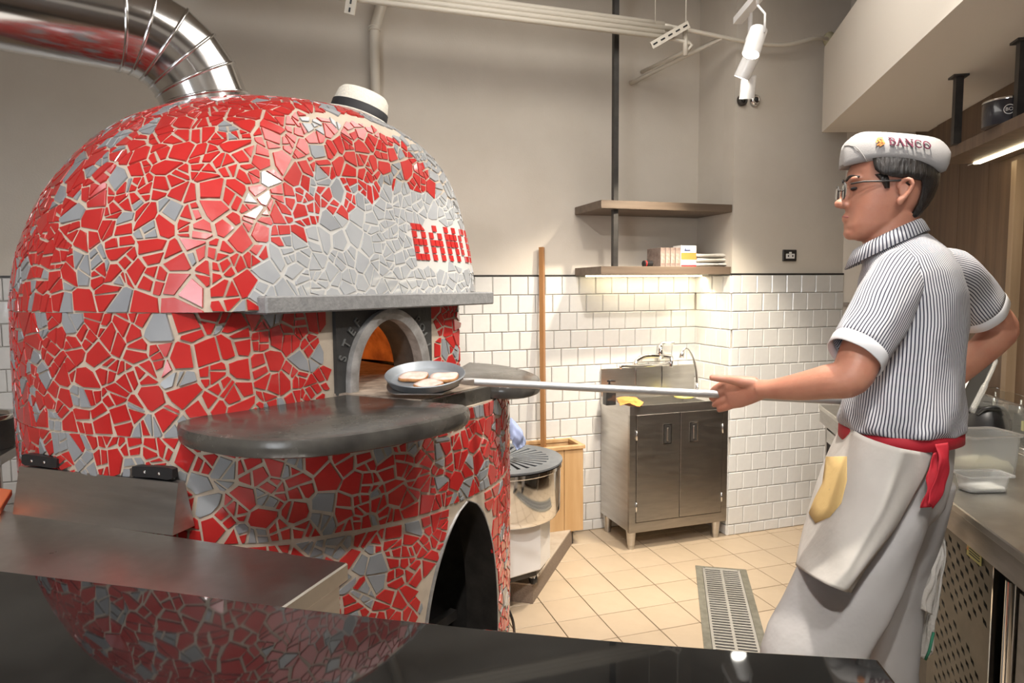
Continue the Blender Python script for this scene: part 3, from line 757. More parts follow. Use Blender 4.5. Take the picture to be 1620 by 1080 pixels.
# ------------------------------------------------------------------ straw hat on the dome
hc = atd(567, 184, 2.40); tilt = frame(np.array([.30, .0, 1.]))
ht = thing('straw_hat', 'white straw hat with black band on top of the oven', 'hat', tuple(hc-np.array([0, 0, .04])))
Rm = tilt
def hring(rx, ry, z, sag=0, n=40): return [hc+Rm@np.array([rx*math.cos(2*PI*k/n), ry*math.sin(2*PI*k/n), z+sag*math.cos(4*PI*k/n)]) for k in range(n)]
mb = MB().loft([hring(.088, .102, -.025), hring(.087, .10, .0), hring(.084, .096, .04), hring(.078, .090, .07), hring(.068, .080, .083), hring(.04, .05, .083), hring(.012, .02, .076)])
mb.build('crown', M['straw'], ht, True)
solidify(MB().loft([hring(.087, .10, -.024), hring(.11, .125, -.03, .003), hring(.145, .16, -.032, .008), hring(.152, .167, -.028, .009)], cap=False).build('brim', M['straw'], ht, True), .003)
MB().loft([hring(.0875, .1015, -.023), hring(.0895, .1035, -.021), hring(.0875, .1000, .030), hring(.085, .0975, .031)], cap=False).build('hat_band', M['ribbon'], ht, True)

# ------------------------------------------------------------------ pan with slices and the peel
pc = atz(673, 603, ZS1+.036)
pt = thing('baking_pan', 'round grey metal pan holding three meat slices at oven mouth', 'pan', tuple(pc))
PRD = .104
PN = np.array([-FW[0]*.21, -FW[1]*.21, 1.]); PN /= np.linalg.norm(PN); PX = np.cross([FW[0], FW[1], 0], PN); PX /= np.linalg.norm(PX); PY = np.cross(PN, PX)
Rp = np.stack([PX, PY, PN], 1)
mb = MB().lathe([(0.001, .003), (PRD*.84, .003), (PRD*.88, .006), (PRD*.98, .022), (PRD*1.0, .023), (PRD*1.02, .021), (PRD*.91, .001), (PRD*.86, -.001), (.001, -.001)], c=pc, R=Rp, seg=56, cap=False); mb.build('pan_dish', M['pan'], pt, True, sharp=50)
def slice_(px, py, rx, ry, rot, lab, sd):
    c0_ = atplane(px, py, pc+PN*.012, PN); r = random.Random(sd); ph = [r.uniform(0, 6) for _ in range(4)]
    def ring(s, z):
        out = []
        for a in [2*PI*k/36 for k in range(36)]:
            x = s*rx*math.cos(a)*(1+.06*math.sin(2*a+ph[0])+.04*math.sin(3*a+ph[1])); y = s*ry*math.sin(a)*(1+.05*math.sin(3*a+ph[2]))
            out.append(c0_+PX*(x*math.cos(rot)-y*math.sin(rot))+PY*(x*math.sin(rot)+y*math.cos(rot))+PN*(z-.012+.0015*math.sin(3*a+ph[3])))
        return out
    t = thing('meat_slice', lab, 'meat slice', tuple(c0_-PN*.008), 'meat slices in the pan')
    MB().loft([ring(.93, .004), ring(1.0, .007), ring(1.0, .010), ring(.95, .0135)], cap=False).build('rind', M['rind'], t, True)
    MB().loft([ring(.955, .005), ring(.955, .0135), ring(.6, .0155), ring(.2, .015)]).build('flesh', M['meat'], t, True)
slice_(655, 594, .039, .034, .3, 'pale meat slice on the left side of the pan', 1)
slice_(703, 595, .040, .034, .2, 'pale meat slice on the right side of the pan', 2)
slice_(678, 606, .037, .030, .2, 'pale meat slice nearest the front rim of the pan', 3)
pe0 = atz(733, 603, ZS1+.030); pe1 = atd(1343, 634, 1.80)
pl = thing('pizza_peel', 'long steel peel with metal handle carrying the pan', 'peel', tuple(pe0))
dvp = (pe1-pe0); dvp /= np.linalg.norm(dvp)
MB().tube([pe0, pe0+dvp*.02, pe1], [.009, .0105, .0105], 14).build('handle', M['peelsteel'], pl, True, sharp=40)
sd_ = np.cross(dvp, [0, 0, 1.]); sd_ /= np.linalg.norm(sd_)
bl0 = pc-PN*.004
mb = MB(); dn = dvp.copy(); dn[2] = 0; dn /= np.linalg.norm(dn); cx_ = bl0-dn*.06
ol = []
for k in range(25):
    a = PI/2+PI*k/24; ol.append(cx_+dn*math.cos(a)*.04+sd_*math.sin(a)*.085)
ol = ol+[cx_+dn*.115-sd_*.085, cx_+dn*.15-sd_*.02, cx_+dn*.15+sd_*.02, cx_+dn*.115+sd_*.085]
ol = [p-PN*((p-pc)@PN)-PN*.003 for p in ol]; mb.loft([[p-PN*.003 for p in ol], ol]); mb.build('blade', M['steel'], pl)
ns = cx_+dn*.14; ns = ns-PN*((ns-pc)@PN)-PN*.003
mb = MB(); mb.loft([[ns+sd_*.026+np.array([0, 0, z]) for z in (0, .003)]+[ns-sd_*.026+np.array([0, 0, z]) for z in (.003, 0)], [pe0+dvp*.03+sd_*.011*q+np.array([0, 0, z]) for q, z in ((1, -.008), (1, .008), (-1, .008), (-1, -.008))]]); mb.build('socket', M['steel'], pl)
for q in (-.008, .008): MB().lathe([(.004, 0), (.004, .003), (.001, .005)], c=ns+sd_*q*1.3+np.array([0, 0, .002]), seg=10).build('rivet', M['chrome'], pl, True)

# ------------------------------------------------------------------ black bar counter in the foreground
BZ = 1.105
far = [atz(*p, BZ)[:2] for p in [(0, 901), (220, 927), (445, 957), (600, 975), (800, 996), (1000, 1014), (1200, 1029), (1375, 1039), (1390, 1042), (1395, 1048)]]
ext0 = far[0]+(far[0]-far[1])/np.linalg.norm(far[0]-far[1])*1.3
edge_end = far[-1]; back = np.array([-.42, -.91])
poly = [ext0]+far+[edge_end+back*.66, ext0+back*.5+np.array([0, -.1])]
bc = thing('bar_counter', 'polished black stone bar counter in the foreground', 'counter', (-.2, .3, 0))
MB().prism([tuple(p) for p in poly], BZ-.04, BZ, bev=.004).build('countertop', M['marble'], bc)
q0 = ext0+back*.16; q1 = edge_end+back*.16+np.array([-.06, .02])
MB().prism([tuple(q0), tuple(far[3]+back*.16), tuple(q1), tuple(edge_end+back*.60), tuple(ext0+back*.45)], 0, BZ-.04).build('counter_base', M['blackmetal'], bc)

# ------------------------------------------------------------------ steel prep table
TZ = .92
te = np.array([.79, -.613]); te /= np.linalg.norm(te); tg = np.array([te[1], -te[0]])  # towards camera: (-.61,-.79)
T0 = atz(565, 880, TZ)[:2]+tg*.03
pt_ = thing('prep_table', 'long stainless steel prep table between bar and oven', 'table', (*(T0-te*.8+tg*.2), 0))
def T(a, b, z): q = T0-te*a+tg*b; return np.array([q[0], q[1], z])
RT_ = np.stack([np.array([-te[0], -te[1], 0]), np.array([tg[0], tg[1], 0]), [0, 0, 1.]], 1)
def tbox(a0, a1, b0, b1, z0, z1, bev=0): return MB().box((a0, b0, z0), (a1, b1, z1), R=RT_, o=(T0[0], T0[1], 0), bev=bev)
tbox(0, 2.0, 0, .40, TZ-.035, TZ, .003).build('tabletop', M['steel_top'], pt_, True, sharp=30)
tbox(.012, 1.98, .015, .385, TZ-.16, TZ-.035).build('apron_rail', M['steel'], pt_)
tbox(.03, 1.97, .02, .38, .24, .26).build('undershelf', M['steel'], pt_)
for a in (.04, 1.9):
    for b in (.04, .36): MB().tube([T(a, b, 0), T(a, b, TZ-.16)], .019, 12).build('leg', M['steel'], pt_, True, sharp=40)

# knife box with two knives
kA = atz(20, 813, TZ)[:2]; kB = atz(273, 847, TZ)[:2]; ke = (kB-kA)/np.linalg.norm(kB-kA); kg = np.array([-ke[1], ke[0]]); kL = np.linalg.norm(kB-kA)
if kg@(C0-kA) < 0: kg = -kg
kb = thing('knife_box', 'stainless steel knife box holding two knives on the prep table', 'knife box', (*kA, TZ))
def KB(a, b, z): q = kA+ke*a+kg*b; return np.array([q[0], q[1], TZ+z])
kh = .108
def sec(a): return [KB(a, 0, 0), KB(a, .062, 0), KB(a, .040, kh), KB(a, .022, kh)]
MB().loft([sec(0), sec(kL)]).build('box_shell', M['steel'], kb)
MB().loft([[KB(a, .0245, kh-.001), KB(a, .0375, kh-.001), KB(a, .0375, kh+.0004), KB(a, .0245, kh+.0004)] for a in (.02, kL-.02)]).build('slot', M['black'], kb)
def knife(a0, sgn, lab):
    k = thing('kitchen_knife', lab, 'knife', tuple(KB(a0, .031, kh)), 'knives in the steel box')
    def kp(s, z, b=.031): return KB(a0+sgn*s, b, kh+z)
    prof = [(0, .009, .028), (.012, .004, .031), (.05, .006, .030), (.095, .004, .028), (.112, .006, .026)]
    MB().loft([[kp(s, zl, .022), kp(s, zh_, .024), kp(s, zh_, .038), kp(s, zl, .040)] for s, zl, zh_ in prof]).build('handle', M['black'], k, True, sharp=50)
    MB().loft([[kp(s, zl, .029), kp(s, zh_, .030), kp(s, zh_, .032), kp(s, zl, .033)] for s, zl, zh_ in [(.110, .006, .024), (.118, .0, .023), (.135, .0, .012), (.16, -.01, .004), (.22, -.05, .002)]]).build('blade', M['steel_dark'], k)
    for s in (.035, .075):
        c = kp(s, .017, .0215); MB().lathe([(.0035, -.001), (.0035, .001), (.001, .002)], c=c, seg=10, R=frame((-kg[0], -kg[1], 0))).build('rivet', M['chrome'], k, True)
knife(.008, 1, 'black handled knife at the left end of the steel box')
knife(kL-.016, -1, 'black handled knife at the right end of the steel box')
# cutting board and pot at far left
c1 = [atz(*p, TZ+.014)[:2] for p in [(19, 775), (-130, 755), (-160, 835), (0, 806)]]
tag(MB().prism([tuple(p) for p in c1], TZ, TZ+.016, bev=.003).build('cutting_board', M['board'], None), 'orange cutting board at the left end of prep table', 'cutting board')
pcx = atd(-24, 775, 2.25); pcx[2] = TZ
po = thing('steel_pot', 'dark round pot with steel rim at the left frame edge', 'pot', (pcx[0], pcx[1], .92))
MB().lathe([(.088, 0), (.094, .008), (.094, .10), (.086, .10), (.086, .015), (.01, .012)], c=(pcx[0], pcx[1], TZ), seg=36, cap=False).build('pot_body', M['blackmetal'], po, True, sharp=40)
MB().lathe([(.086, .098), (.090, .112), (.101, .116), (.103, .112), (.094, .098)], c=(pcx[0], pcx[1], TZ), seg=36, cap=False).build('pot_rim', M['chrome'], po, True)
MB().lathe([(.085, .075), (.01, .078)], c=(pcx[0], pcx[1], TZ), seg=30, cap=True).build('sauce', M['soot'], po, True)
st = thing('side_stand', 'steel stand under the dark pot left of the oven', 'stand', (pcx[0], pcx[1], 0))
MB().box((pcx[0]-.2, pcx[1]-.14, TZ-.03), (pcx[0]+.1, pcx[1]+.14, TZ)).build('stand_top', M['steel'], st)
for dx in (-.18, .08):
    for dy in (-.12, .12): MB().tube([(pcx[0]+dx, pcx[1]+dy, 0), (pcx[0]+dx, pcx[1]+dy, TZ-.03)], .014, 10).build('leg', M['steel'], st, True)

# ------------------------------------------------------------------ plinth, mixer, wooden box, pole
PL = thing('mixer_plinth', 'low tiled plinth on the floor under the dough mixer', 'plinth', (.95, 3.0, 0))
pA = atz(843, 955, 0)[:2]; pB = atz(905, 860, 0)[:2]; pe_ = (pB-pA)/np.linalg.norm(pB-pA); pB = pA+pe_*min(np.linalg.norm(pB-pA), .80); 
pw = np.array([pe_[1], -pe_[0]]); pw = pw if pw[0] < 0 else -pw
pD = pA+(atz(800, 950, 0)[:2]-pA)/np.linalg.norm(atz(800, 950, 0)[:2]-pA)*.55
pp = [pA, pB, pB+(pD-pA)*.55, pD]
MB().prism([tuple(p) for p in pp], 0, .085).build('plinth_side', M['stone_side'], PL)
MB().prism([tuple(p) for p in pp], .085, .094, bev=.002).build('plinth_top', M['stone_top'], PL)
mx0 = atz(797, 740, .0); 
BW = atz(806, 765, .80)
mc = atd(793, 755, 3.12)[:2]   # bowl centre in plan
mxr = thing('dough_mixer', 'white spiral dough mixer with steel bowl and black slotted guard', 'mixer', (mc[0], mc[1], .094))
dpm = proj((mc[0], mc[1], .6))[2]
def zat(y): return CAMH-(y-455)/FPX*dpm
zb1 = zat(728); zb0 = zat(812)
RB = .275
MB().lathe([(RB*.86, zb0), (RB*.95, zb0+.012), (RB, zb0+.04), (RB, zb1-.02), (RB*1.02, zb1-.015), (RB*1.02, zb1), (RB*.97, zb1), (RB*.97, zb0+.05), (.01, zb0+.04)], c=(mc[0], mc[1], 0), seg=64, cap=False).build('bowl', M['chrome'], mxr, True, sharp=40)
# white body: octagonal column
bp = [(mc[0]+.225*math.cos(a)*s, mc[1]+.225*math.sin(a)*s) for a, s in [(-.35, 1.0), (-1.0, 1.0), (-1.75, 1.05), (-2.6, 1.2), (2.9, 1.3), (2.2, 1.3), (1.2, 1.1), (.5, 1.0)]]
MB().prism(bp, .18, zb0+.01, bev=.006).build('mixer_body', M['white'], mxr)
MB().prism([(mc[0]+(x-mc[0])*.9, mc[1]+(y-mc[1])*.9) for x, y in bp], .15, .181).build('mixer_base', M['blackmetal'], mxr)
for a, rr in ((-.9, .17), (-2.3, .2), (2.4, .24), (.9, .17)):
    cx, cy = mc[0]+rr*math.cos(a), mc[1]+rr*math.sin(a)
    cs = MB().lathe([(.026, -.011), (.028, 0), (.026, .011)], c=(cx, cy, .094+.028), seg=18, R=frame((math.cos(a+1), math.sin(a+1), 0))).build('caster', M['black'], mxr, True)
    MB().box((-.02, -.02, .128), (.02, .02, .152), R=rotz(a), o=(cx, cy, 0), bev=.003).build('caster_bracket', M['white'], mxr)
# guard: flat black grille, half disc with radial slots
zg = zb1+.006
def gseg(th0, th1, r0, r1, mb, z0=zg, z1=zg+.008):
    n = max(2, int(abs(th1-th0)/.08)); A_ = [(r0, th0+(th1-th0)*i/n) for i in range(n+1)]; B_ = [(r1, th0+(th1-th0)*i/n) for i in range(n+1)]
    pts = [(mc[0]+r*math.cos(t), mc[1]+r*math.sin(t)) for r, t in A_+B_[::-1]]; mb.prism(pts, z0, z1)
mb = MB(); gseg(0, 2*PI-.001, RB*.80, RB*1.03, mb); gseg(0, 2*PI-.001, .0, RB*.22, mb) if False else None
gseg(0, 2*PI-.001, .02, RB*.2, mb); mb.build('guard_rim', M['pan'], mxr)
gb = MB(); 
for k in range(30):
    t = 2*PI*k/30; gseg(t, t+.125, RB*.2, RB*.80, gb)
g_ = gb.build('guard_bars', M['pan'], mxr)
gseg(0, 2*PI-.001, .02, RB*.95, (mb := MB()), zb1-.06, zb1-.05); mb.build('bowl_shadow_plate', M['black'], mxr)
MB().box((-.09, -.07, zb1-.2), (.09, .09, zb1+.14), R=rotz(.6), o=(mc[0]-.24, mc[1]+.12, 0), bev=.02).build('mixer_head', M['white'], mxr)
# blue cloth over the guard
def cloth_patch(name, m, P, n=14, amp=.006, seed=1, thick=.002, parent=None, lab=None, cat=None):
    r = random.Random(seed); P = [[np.array(q, float) for q in row] for row in P]; ph = [r.uniform(0, 6.28) for _ in range(6)]
    cols = [spline(row, n) for row in P]; grid = []
    for j in range(len(cols[0])): grid.append(spline([c[j] for c in cols], n))
    mb = MB(); rows = []
    for i, rw in enumerate(grid):
        rr = []
        for j, p in enumerate(rw):
            a = i/len(grid); b = j/len(rw); h = amp*(math.sin(9*a+3*b+ph[0])+.6*math.sin(17*a-5*b+ph[1])+.4*math.sin(23*b+7*a+ph[2])); rr.append(p+np.array([h*.6, -h, h*.4]))
        rows.append(rr)
    mb.loft(rows, close=False, cap=False); o = mb.build(name, m, parent, True); solidify(o, thick, 0)
    if lab: tag(o, lab, cat)
    return o
cd = 2.98
cloth_patch('blue_cloth', M['bluecloth'], [[atd(800, 664, cd+.1), atd(812, 662, cd+.06), atd(824, 682, cd+.04), atd(832, 700, cd+.08)], [atd(800, 672, cd+.02), atd(812, 668, cd), atd(824, 688, cd-.02), atd(829, 706, cd)], [atd(800, 700, cd-.02), atd(806, 695, cd-.03), atd(812, 702, cd-.03), atd(818, 712, cd-.03)]], amp=.005, lab='light blue cloth draped over the mixer guard', cat='cloth')

# wooden box with planks behind mixer
wb1 = atz(923, 838, .0)[:2]; wbd = YB-.02
wx1 = 1.60; wx0 = 1.22; wy0 = 3.36; wy1 = 3.54
WP = atY(923, 838, 3.37); wx1 = WP[0]; WL_ = atY(858, 838, 3.37); wx0 = WL_[0]-.1; wzt = atY(923, 703, 3.37)[2]; wzb = max(.01, WP[2])
wbx = thing('wooden_crate', 'tall open pine box of planks standing behind the mixer', 'wooden box', ((wx0+wx1)/2, 3.45, 0))
x = wx0; wpl = (wx1-wx0)/3
for k in range(3): MB().box((wx0+k*wpl+.001, 3.37, wzb), (wx0+(k+1)*wpl-.001, 3.387, wzt-.02), bev=.002).build('plank', M['palewood'], wbx)
for k in range(2): MB().box((wx1-.017, 3.388+k*.085, wzb), (wx1, 3.388+k*.085+.083, wzt-.02), bev=.002).build('plank', M['palewood'], wbx)
MB().box((wx0, 3.545, wzb), (wx1, 3.560, wzt-.02)).build('plank', M['palewood'], wbx)
MB().box((wx0, 3.388, wzb), (wx0+.017, 3.545, wzt-.02)).build('plank', M['palewood'], wbx)
for lo, hi in (((wx0-.005, 3.36, wzt-.02), (wx1+.008, 3.39, wzt)), ((wx0-.005, 3.54, wzt-.02), (wx1+.008, 3.562, wzt)), ((wx1-.02, 3.39, wzt-.02), (wx1+.008, 3.54, wzt)), ((wx0-.005, 3.39, wzt-.02), (wx0+.02, 3.54, wzt))): MB().box(lo, hi, bev=.002).build('rim_board', M['palewood'], wbx)
MB().box((wx0+.02, 3.39, wzb), (wx1-.02, 3.54, wzb+.05)).build('box_bottom', M['palewood'], wbx)
if wzb > .02: MB().box((wx0+.05, 3.40, 0), (wx1-.05, 3.53, wzb)).build('box_foot', M['blackmetal'], wbx)
pA_ = atY(863, 700, 3.45); pA_ = pA_+(pA_-atY(857, 391, 3.54))*.9; pA_[2] = max(pA_[2], wzb+.05); pTop = atY(857, 391, 3.545)
pA_[1] = 3.44
tag(MB().tube([pA_, pTop], .0175, 4).build('wooden_pole', M['polewood'], None), 'long square wooden pole leaning on the wall from the box', 'pole')

# ------------------------------------------------------------------ sink cabinet
sx0, sx1, sy0, sy1 = 1.705, 2.325, 3.19, 3.545; szt = .80; szb = .105
sk = thing('sink_cabinet', 'stainless steel sink cabinet with two doors against tiled wall', 'sink', ((sx0+sx1)/2, (sy0+sy1)/2, 0))
mb = MB(); mb.box((sx0+.001, sy0+.021, szb+.001), (sx0+.012, sy1, szt-.05)); mb.box((sx1-.012, sy0+.021, szb+.001), (sx1-.001, sy1, szt-.05)); mb.box((sx0+.002, sy1-.012, szb+.002), (sx1-.002, sy1-.001, szt-.05)); mb.box((sx0+.002, sy0+.021, szb+.002), (sx1-.002, sy1-.002, szb+.014)); mb.build('cabinet_body', M['steel'], sk)
mb = MB(); mb.box((sx0+.038, sy0, szb-.004), (sx1-.036, sy0+.02, szb+.05)); mb.box((sx0, sy0, szb-.004), (sx0+.038, sy0+.02, szt-.05)); mb.box((sx1-.036, sy0, szb-.004), (sx1, sy0+.02, szt-.05)); mb.box((sx0+.038, sy0+.015, szb+.05), (sx1-.036, sy0+.02, szt-.05)); mb.build('face_frame', M['steel_dark'], sk)
xm = (sx0+sx1)/2
for s_, x0_, x1_ in ((-1, sx0+.041, xm-.002), (1, xm+.002, sx1-.039)):
    d = MB().box((x0_, sy0-.004, szb+.054), (x1_, sy0+.014, szt-.05), bev=.0015).build('door', M['steel_dark'], sk)
    hx = xm+s_*.083; zc = szt-.165
    mb = MB(); mb.box((hx-.026, sy0-.007, zc-.055), (hx+.026, sy0-.0045, zc+.055)); h = mb.build('handle_plate', M['chrome'], d)
    MB().box((hx-.020, sy0-.008, zc-.049), (hx+.020, sy0-.0068, zc+.049)).build('handle_recess', M['blackmetal'], d)
    MB().box((hx-.006, sy0-.012, zc-.038), (hx+.006, sy0-.008, zc+.036), bev=.002).build('pull', M['steel'], d)
    hxx = x0_-.001 if s_ < 0 else x1_+.001
    for zz in (szt-.16, szb+.14): MB().tube([(hxx, sy0-.005, zz-.026), (hxx, sy0-.005, zz+.026)], .005, 8).build('hinge', M['chrome'], d, True)
# top with basin
mb = MB(); bx0, bx1, by0, by1 = sx0+.125, sx1-.10, sy0+.05, sy1-.05; zt = szt
o4 = [(sx0, sy0), (sx1, sy0), (sx1, sy1), (sx0, sy1)]; i4 = [(bx0, by0), (bx1, by0), (bx1, by1), (bx0, by1)]
mb.loft([[(*p, zt-.05) for p in o4], [(*p, zt) for p in o4], [(sx0+.008, sy0+.008, zt), (sx1-.008, sy0+.008, zt), (sx1-.008, sy1-.008, zt), (sx0+.008, sy1-.008, zt)], [(sx0+.012, sy0+.012, zt-.012), (sx1-.012, sy0+.012, zt-.012), (sx1-.012, sy1-.008, zt-.012), (sx0+.012, sy1-.008, zt-.012)], [(*p, zt-.013) for p in i4], [(*p, zt-.12) for p in i4]], cap=False)
mb.add([(*p, zt-.12) for p in i4], [(0, 1, 2, 3)]); mb.build('basin', M['steel'], sk)
MB().box((sx0, sy1-.002, zt-.05), (sx1+.01, sy1+.010, zt+.165), bev=.002).build('splashback', M['steel'], sk)
for x_ in (sx0+.225, sx0+.40): MB().box((x_-.003, sy1-.006, zt-.01), (x_+.003, sy1-.001, zt+.164)).build('splashback_seam', M['chrome'], sk)
for x_ in (sx0+.03, sx1-.05):
    for y_ in (sy0+.035, sy1-.035):
        l = MB().lathe([(.017, .0), (.019, .02), (.0185, .022), (.021, .024), (.0275, .10), (.0275, .108)], c=(x_, y_, 0), seg=20).build('leg', M['steel'], sk, True, sharp=30)
# faucets
fx, fy, fz = atY(1047, 575, sy1-.02); fp = thing('mixer_tap', 'chrome wall mixer tap with lever over the sink', 'tap', (fx, sy1-.01, fz))
def A2(px, py, dy=0): return atY(px, py, sy1-.03+dy)
MB().tube([A2(1045, 567), A2(1045, 545)], [.020, .017], 16).build('tap_body', M['chrome'], fp, True)
MB().tube(spline([A2(1012, 566), A2(1025, 563), A2(1045, 563), A2(1062, 564)]), .014, 12).build('tap_bar', M['chrome'], fp, True)
MB().tube(spline([A2(1018, 564), A2(1008, 570, -.01), A2(1005, 576, -.02)]), .013, 12).build('inlet', M['chrome'], fp, True)
MB().tube(spline([A2(1062, 564), A2(1062, 572, -.01), A2(1061, 580, -.01)]), .013, 12).build('inlet', M['chrome'], fp, True)
MB().tube(spline([A2(1045, 546), A2(1050, 543), A2(1067, 542, -.03)]), [.012]*8+[.009]*8+[.006], 10).build('lever', M['chrome'], fp, True)
MB().tube(spline([A2(1060, 572), A2(1040, 577, -.06), A2(1010, 579, -.10), A2(984, 579, -.14), A2(982, 583, -.14)]), .008, 10).build('spout', M['chrome'], fp, True)
g2 = atY(1103, 625, sy0+.25); gn = thing('gooseneck_tap', 'chrome gooseneck tap at the right end of the sink', 'tap', (g2[0], sy0+.25, zt-.012))
def A3(px, py): return atY(px, py, sy0+.25)
gb_ = A3(1103, 600); gb_[2] = zt-.012
MB().tube([gb_, A3(1103, 605)], .011, 12).build('tap_base', M['chrome'], gn, True)
MB().tube(spline([A3(1103, 612), A3(1102, 590), A3(1098, 570), A3(1091, 556), A3(1086, 551), A3(1081, 554), A3(1079, 562)]), .0075, 12).build('spout', M['chrome'], gn, True)
MB().tube([A3(1080, 555), A3(1078, 566)], [.013, .015], 14).build('nozzle', M['chrome'], gn, True)
# soap
sp = atz(964, 632, zt+.0); sp = np.array([sx0+.075, sy0+.055, zt-.012]); spx, spy, spd = proj(sp)
spc = atY(964, 630, sy0+.15)
so = thing('soap_dispenser', 'dark square pump soap bottle on the left corner of sink', 'soap bottle', (spc[0], sy0+.15, zt-.012))
def S3(px, py): return atY(px, py, sy0+.06)
MB().box((spc[0]-.030, sy0+.125, zt-.012), (spc[0]+.030, sy0+.175, zt+.075), bev=.006).build('bottle', M['soap'], so)
MB().lathe([(.013, zt+.075), (.014, zt+.085), (.019, zt+.087), (.019, zt+.100), (.006, zt+.104), (.005, zt+.118)], c=(spc[0], sy0+.15, 0), seg=18).build('pump_collar', M['black'], so, True, sharp=40)
MB().tube([(spc[0]-.014, sy0+.15, zt+.121), (spc[0]+.005, sy0+.15, zt+.123), (spc[0]+.032, sy0+.14, zt+.118)], [.005, .006, .004], 8).build('pump_spout', M['black'], so, True)
oc = [[atz(x_, y_, zt+z_) for x_, y_, z_ in row] for row in [[(974, 630, .004), (985, 627, .008), (1000, 628, .01), (1012, 632, .006)], [(978, 634, .006), (990, 632, .026), (1003, 633, .022), (1018, 636, .004)], [(982, 641, .004), (993, 638, .012), (1003, 640, .008), (1012, 643, .003)]]]
cloth_patch('orange_cloth', M['orangecloth'], oc, amp=.004, seed=4, lab='crumpled orange cloth on the front edge of the sink', cat='cloth')
yc = atY(1082, 616, sy0+.22)
tag(MB().lathe([(.052, 0), (.06, .006), (.052, .016), (.02, .020)], c=(yc[0], sy0+.22, zt-.012), seg=24).build('yellow_sponge', M['yellow'], None, True), 'flat yellow sponge in the sink under the gooseneck tap', 'sponge')

# ------------------------------------------------------------------ wall shelves with pole
shY = YR+.005
sl = atY(951, 322, shY)[0]
zu1 = atY(951, 316, shY)[2]; zu0 = atY(951, 329, shY)[2]; zl1 = atY(951, 421, shY)[2]; zl0 = atY(951, 434, shY)[2]
shs = []
for nm_, z0_, z1_, lab in (('u', zu0, zu1, 'upper grey-brown wall shelf, empty, left of the column'), ('l', zl0, zl1, 'lower grey-brown wall shelf holding boxes above the sink')):
    s_ = MB().box((sl, shY, z0_), (XS-.001, YB, z1_), bev=.0012).build('wall_shelf', M['shelfwood'], None); tag(s_, lab, 'shelf', 'wall shelves above the sink'); shs.append(s_)
pX = atY(972, 300, shY+.05)[0]
tag(MB().box((pX-.014, shY+.03, zl1), (pX+.014, shY+.058, CEIL), bev=.001).build('shelf_post', M['blackmetal'], None), 'dark square metal post from ceiling down through wall shelves', 'post')
ls = thing('shelf_light', 'thin warm light strip under the lower wall shelf', 'light', ((sl+XS)/2, YB-.07, zl0-.012))
MB().box((sl+.04, YB-.09, zl0-.008), (XS-.02, YB-.06, zl0-.0005)).build('diffuser', M['led'], ls)
L_ = light('AREA', 'shelf_strip', ((sl+XS)/2+.1, YB-.10, zl0-.014), ((sl+XS)/2+.1, YB-.04, 0), 1.1, (1, .88, .66), .62, size_y=.02)
light('SPOT', 'shelf_down_spot', (XS-.09, YB-.16, zl0-.02), (XS-.03, YB-.2, 0), 2.5, (1, .86, .55), .01, 100, .3)
# boxes
bz = zl1
def shx(px, Y=shY+.12): return atY(px, 415, Y)[0]
xb = shx(1036)
bw = (shx(1067)-xb)/4
for k in range(4):
    b = thing('packet', 'slim grey-brown carton in the upright row, %s' % ['leftmost, farthest from the orange carton', 'second from the left', 'third from the left', 'beside the orange and white carton'][k], 'carton', (xb+(k+.5)*bw, shY+.14, bz), 'slim cartons on the lower shelf')
    MB().box((xb+k*bw+.001, shY+.06, bz), (xb+(k+1)*bw-.001, shY+.21, bz+.105), bev=.001).build('carton', M['brownpack'], b)
    MB().box((xb+k*bw+.004, shY+.0592, bz+.02), (xb+(k+1)*bw-.004, shY+.0602, bz+.075)).build('carton_print', M['packprint'], b)
x0_ = xb+4*bw+.001; x1_ = shx(1091)
b = thing('box', 'white and orange carton standing upright on the lower shelf', 'carton', ((x0_+x1_)/2, shY+.1, bz))
MB().box((x0_, shY+.055, bz), (x1_, shY+.14, bz+.118), bev=.001).build('carton', M['paper'], b)
MB().box((x0_+.001, shY+.0535, bz+.040), (x1_-.001, shY+.0545, bz+.078)).build('orange_band', M['orangecard'], b)
MB().box((x0_+.001, shY+.0535, bz+.010), (x1_-.001, shY+.0545, bz+.036)).build('blue_band', M['bluecard'], b)
MB().box((x0_+.001, shY+.0535, bz+.001), (x1_-.001, shY+.0545, bz+.009)).build('red_band', M['redcard'], b)
mb = MB(); mb.box((x0_+.022, shY+.0535, bz+.088), (x0_+.058, shY+.0545, bz+.094)); mb.box((x0_+.024, shY+.0535, bz+.095), (x0_+.030, shY+.0545, bz+.101)); mb.build('blurred_wordmark', M['navy'], b)
# folded towels
tx0 = x1_+.006; tx1 = shx(1148)
for k, lab in enumerate(['bottom folded white cloth on the lower shelf', 'middle folded white cloth on the lower shelf', 'top folded white cloth of the stack, slightly skewed']):
    zz = bz+.001+k*.026; xa, xb_ = tx0+.008*((k*2) % 3), tx1-.010*((k+1) % 2); rings = []
    for i in range(9):
        t = i/8; x = xa+(xb_-xa)*t; rings.append([(x, shY+.05+.10*(1-math.cos(a))/2+.02*k*.3, zz+.012+.011*math.sin(a)*(1+.15*math.sin(7*t+k))+.002*math.sin(5*t+3*a)) for a in [2*PI*j/14 for j in range(14)]])
    o = MB().loft(rings).build('folded_cloth', M['towel'], None, True); tag(o, lab, 'cloth', 'folded cloths on the lower shelf')
dx = shx(1019); o = thing('tape_roll', 'small black and red cylinder lying on the lower shelf', 'canister', (dx, shY+.08, bz))
MB().tube([(dx-.026, shY+.08, bz+.017), (dx+.026, shY+.085, bz+.017)], .017, 18).build('canister_body', M['black'], o, True, sharp=40)
MB().tube([(dx-.018, shY+.0803, bz+.017), (dx-.012, shY+.081, bz+.017)], .0174, 18).build('red_stripe', M['redcard'], o, True, sharp=40)
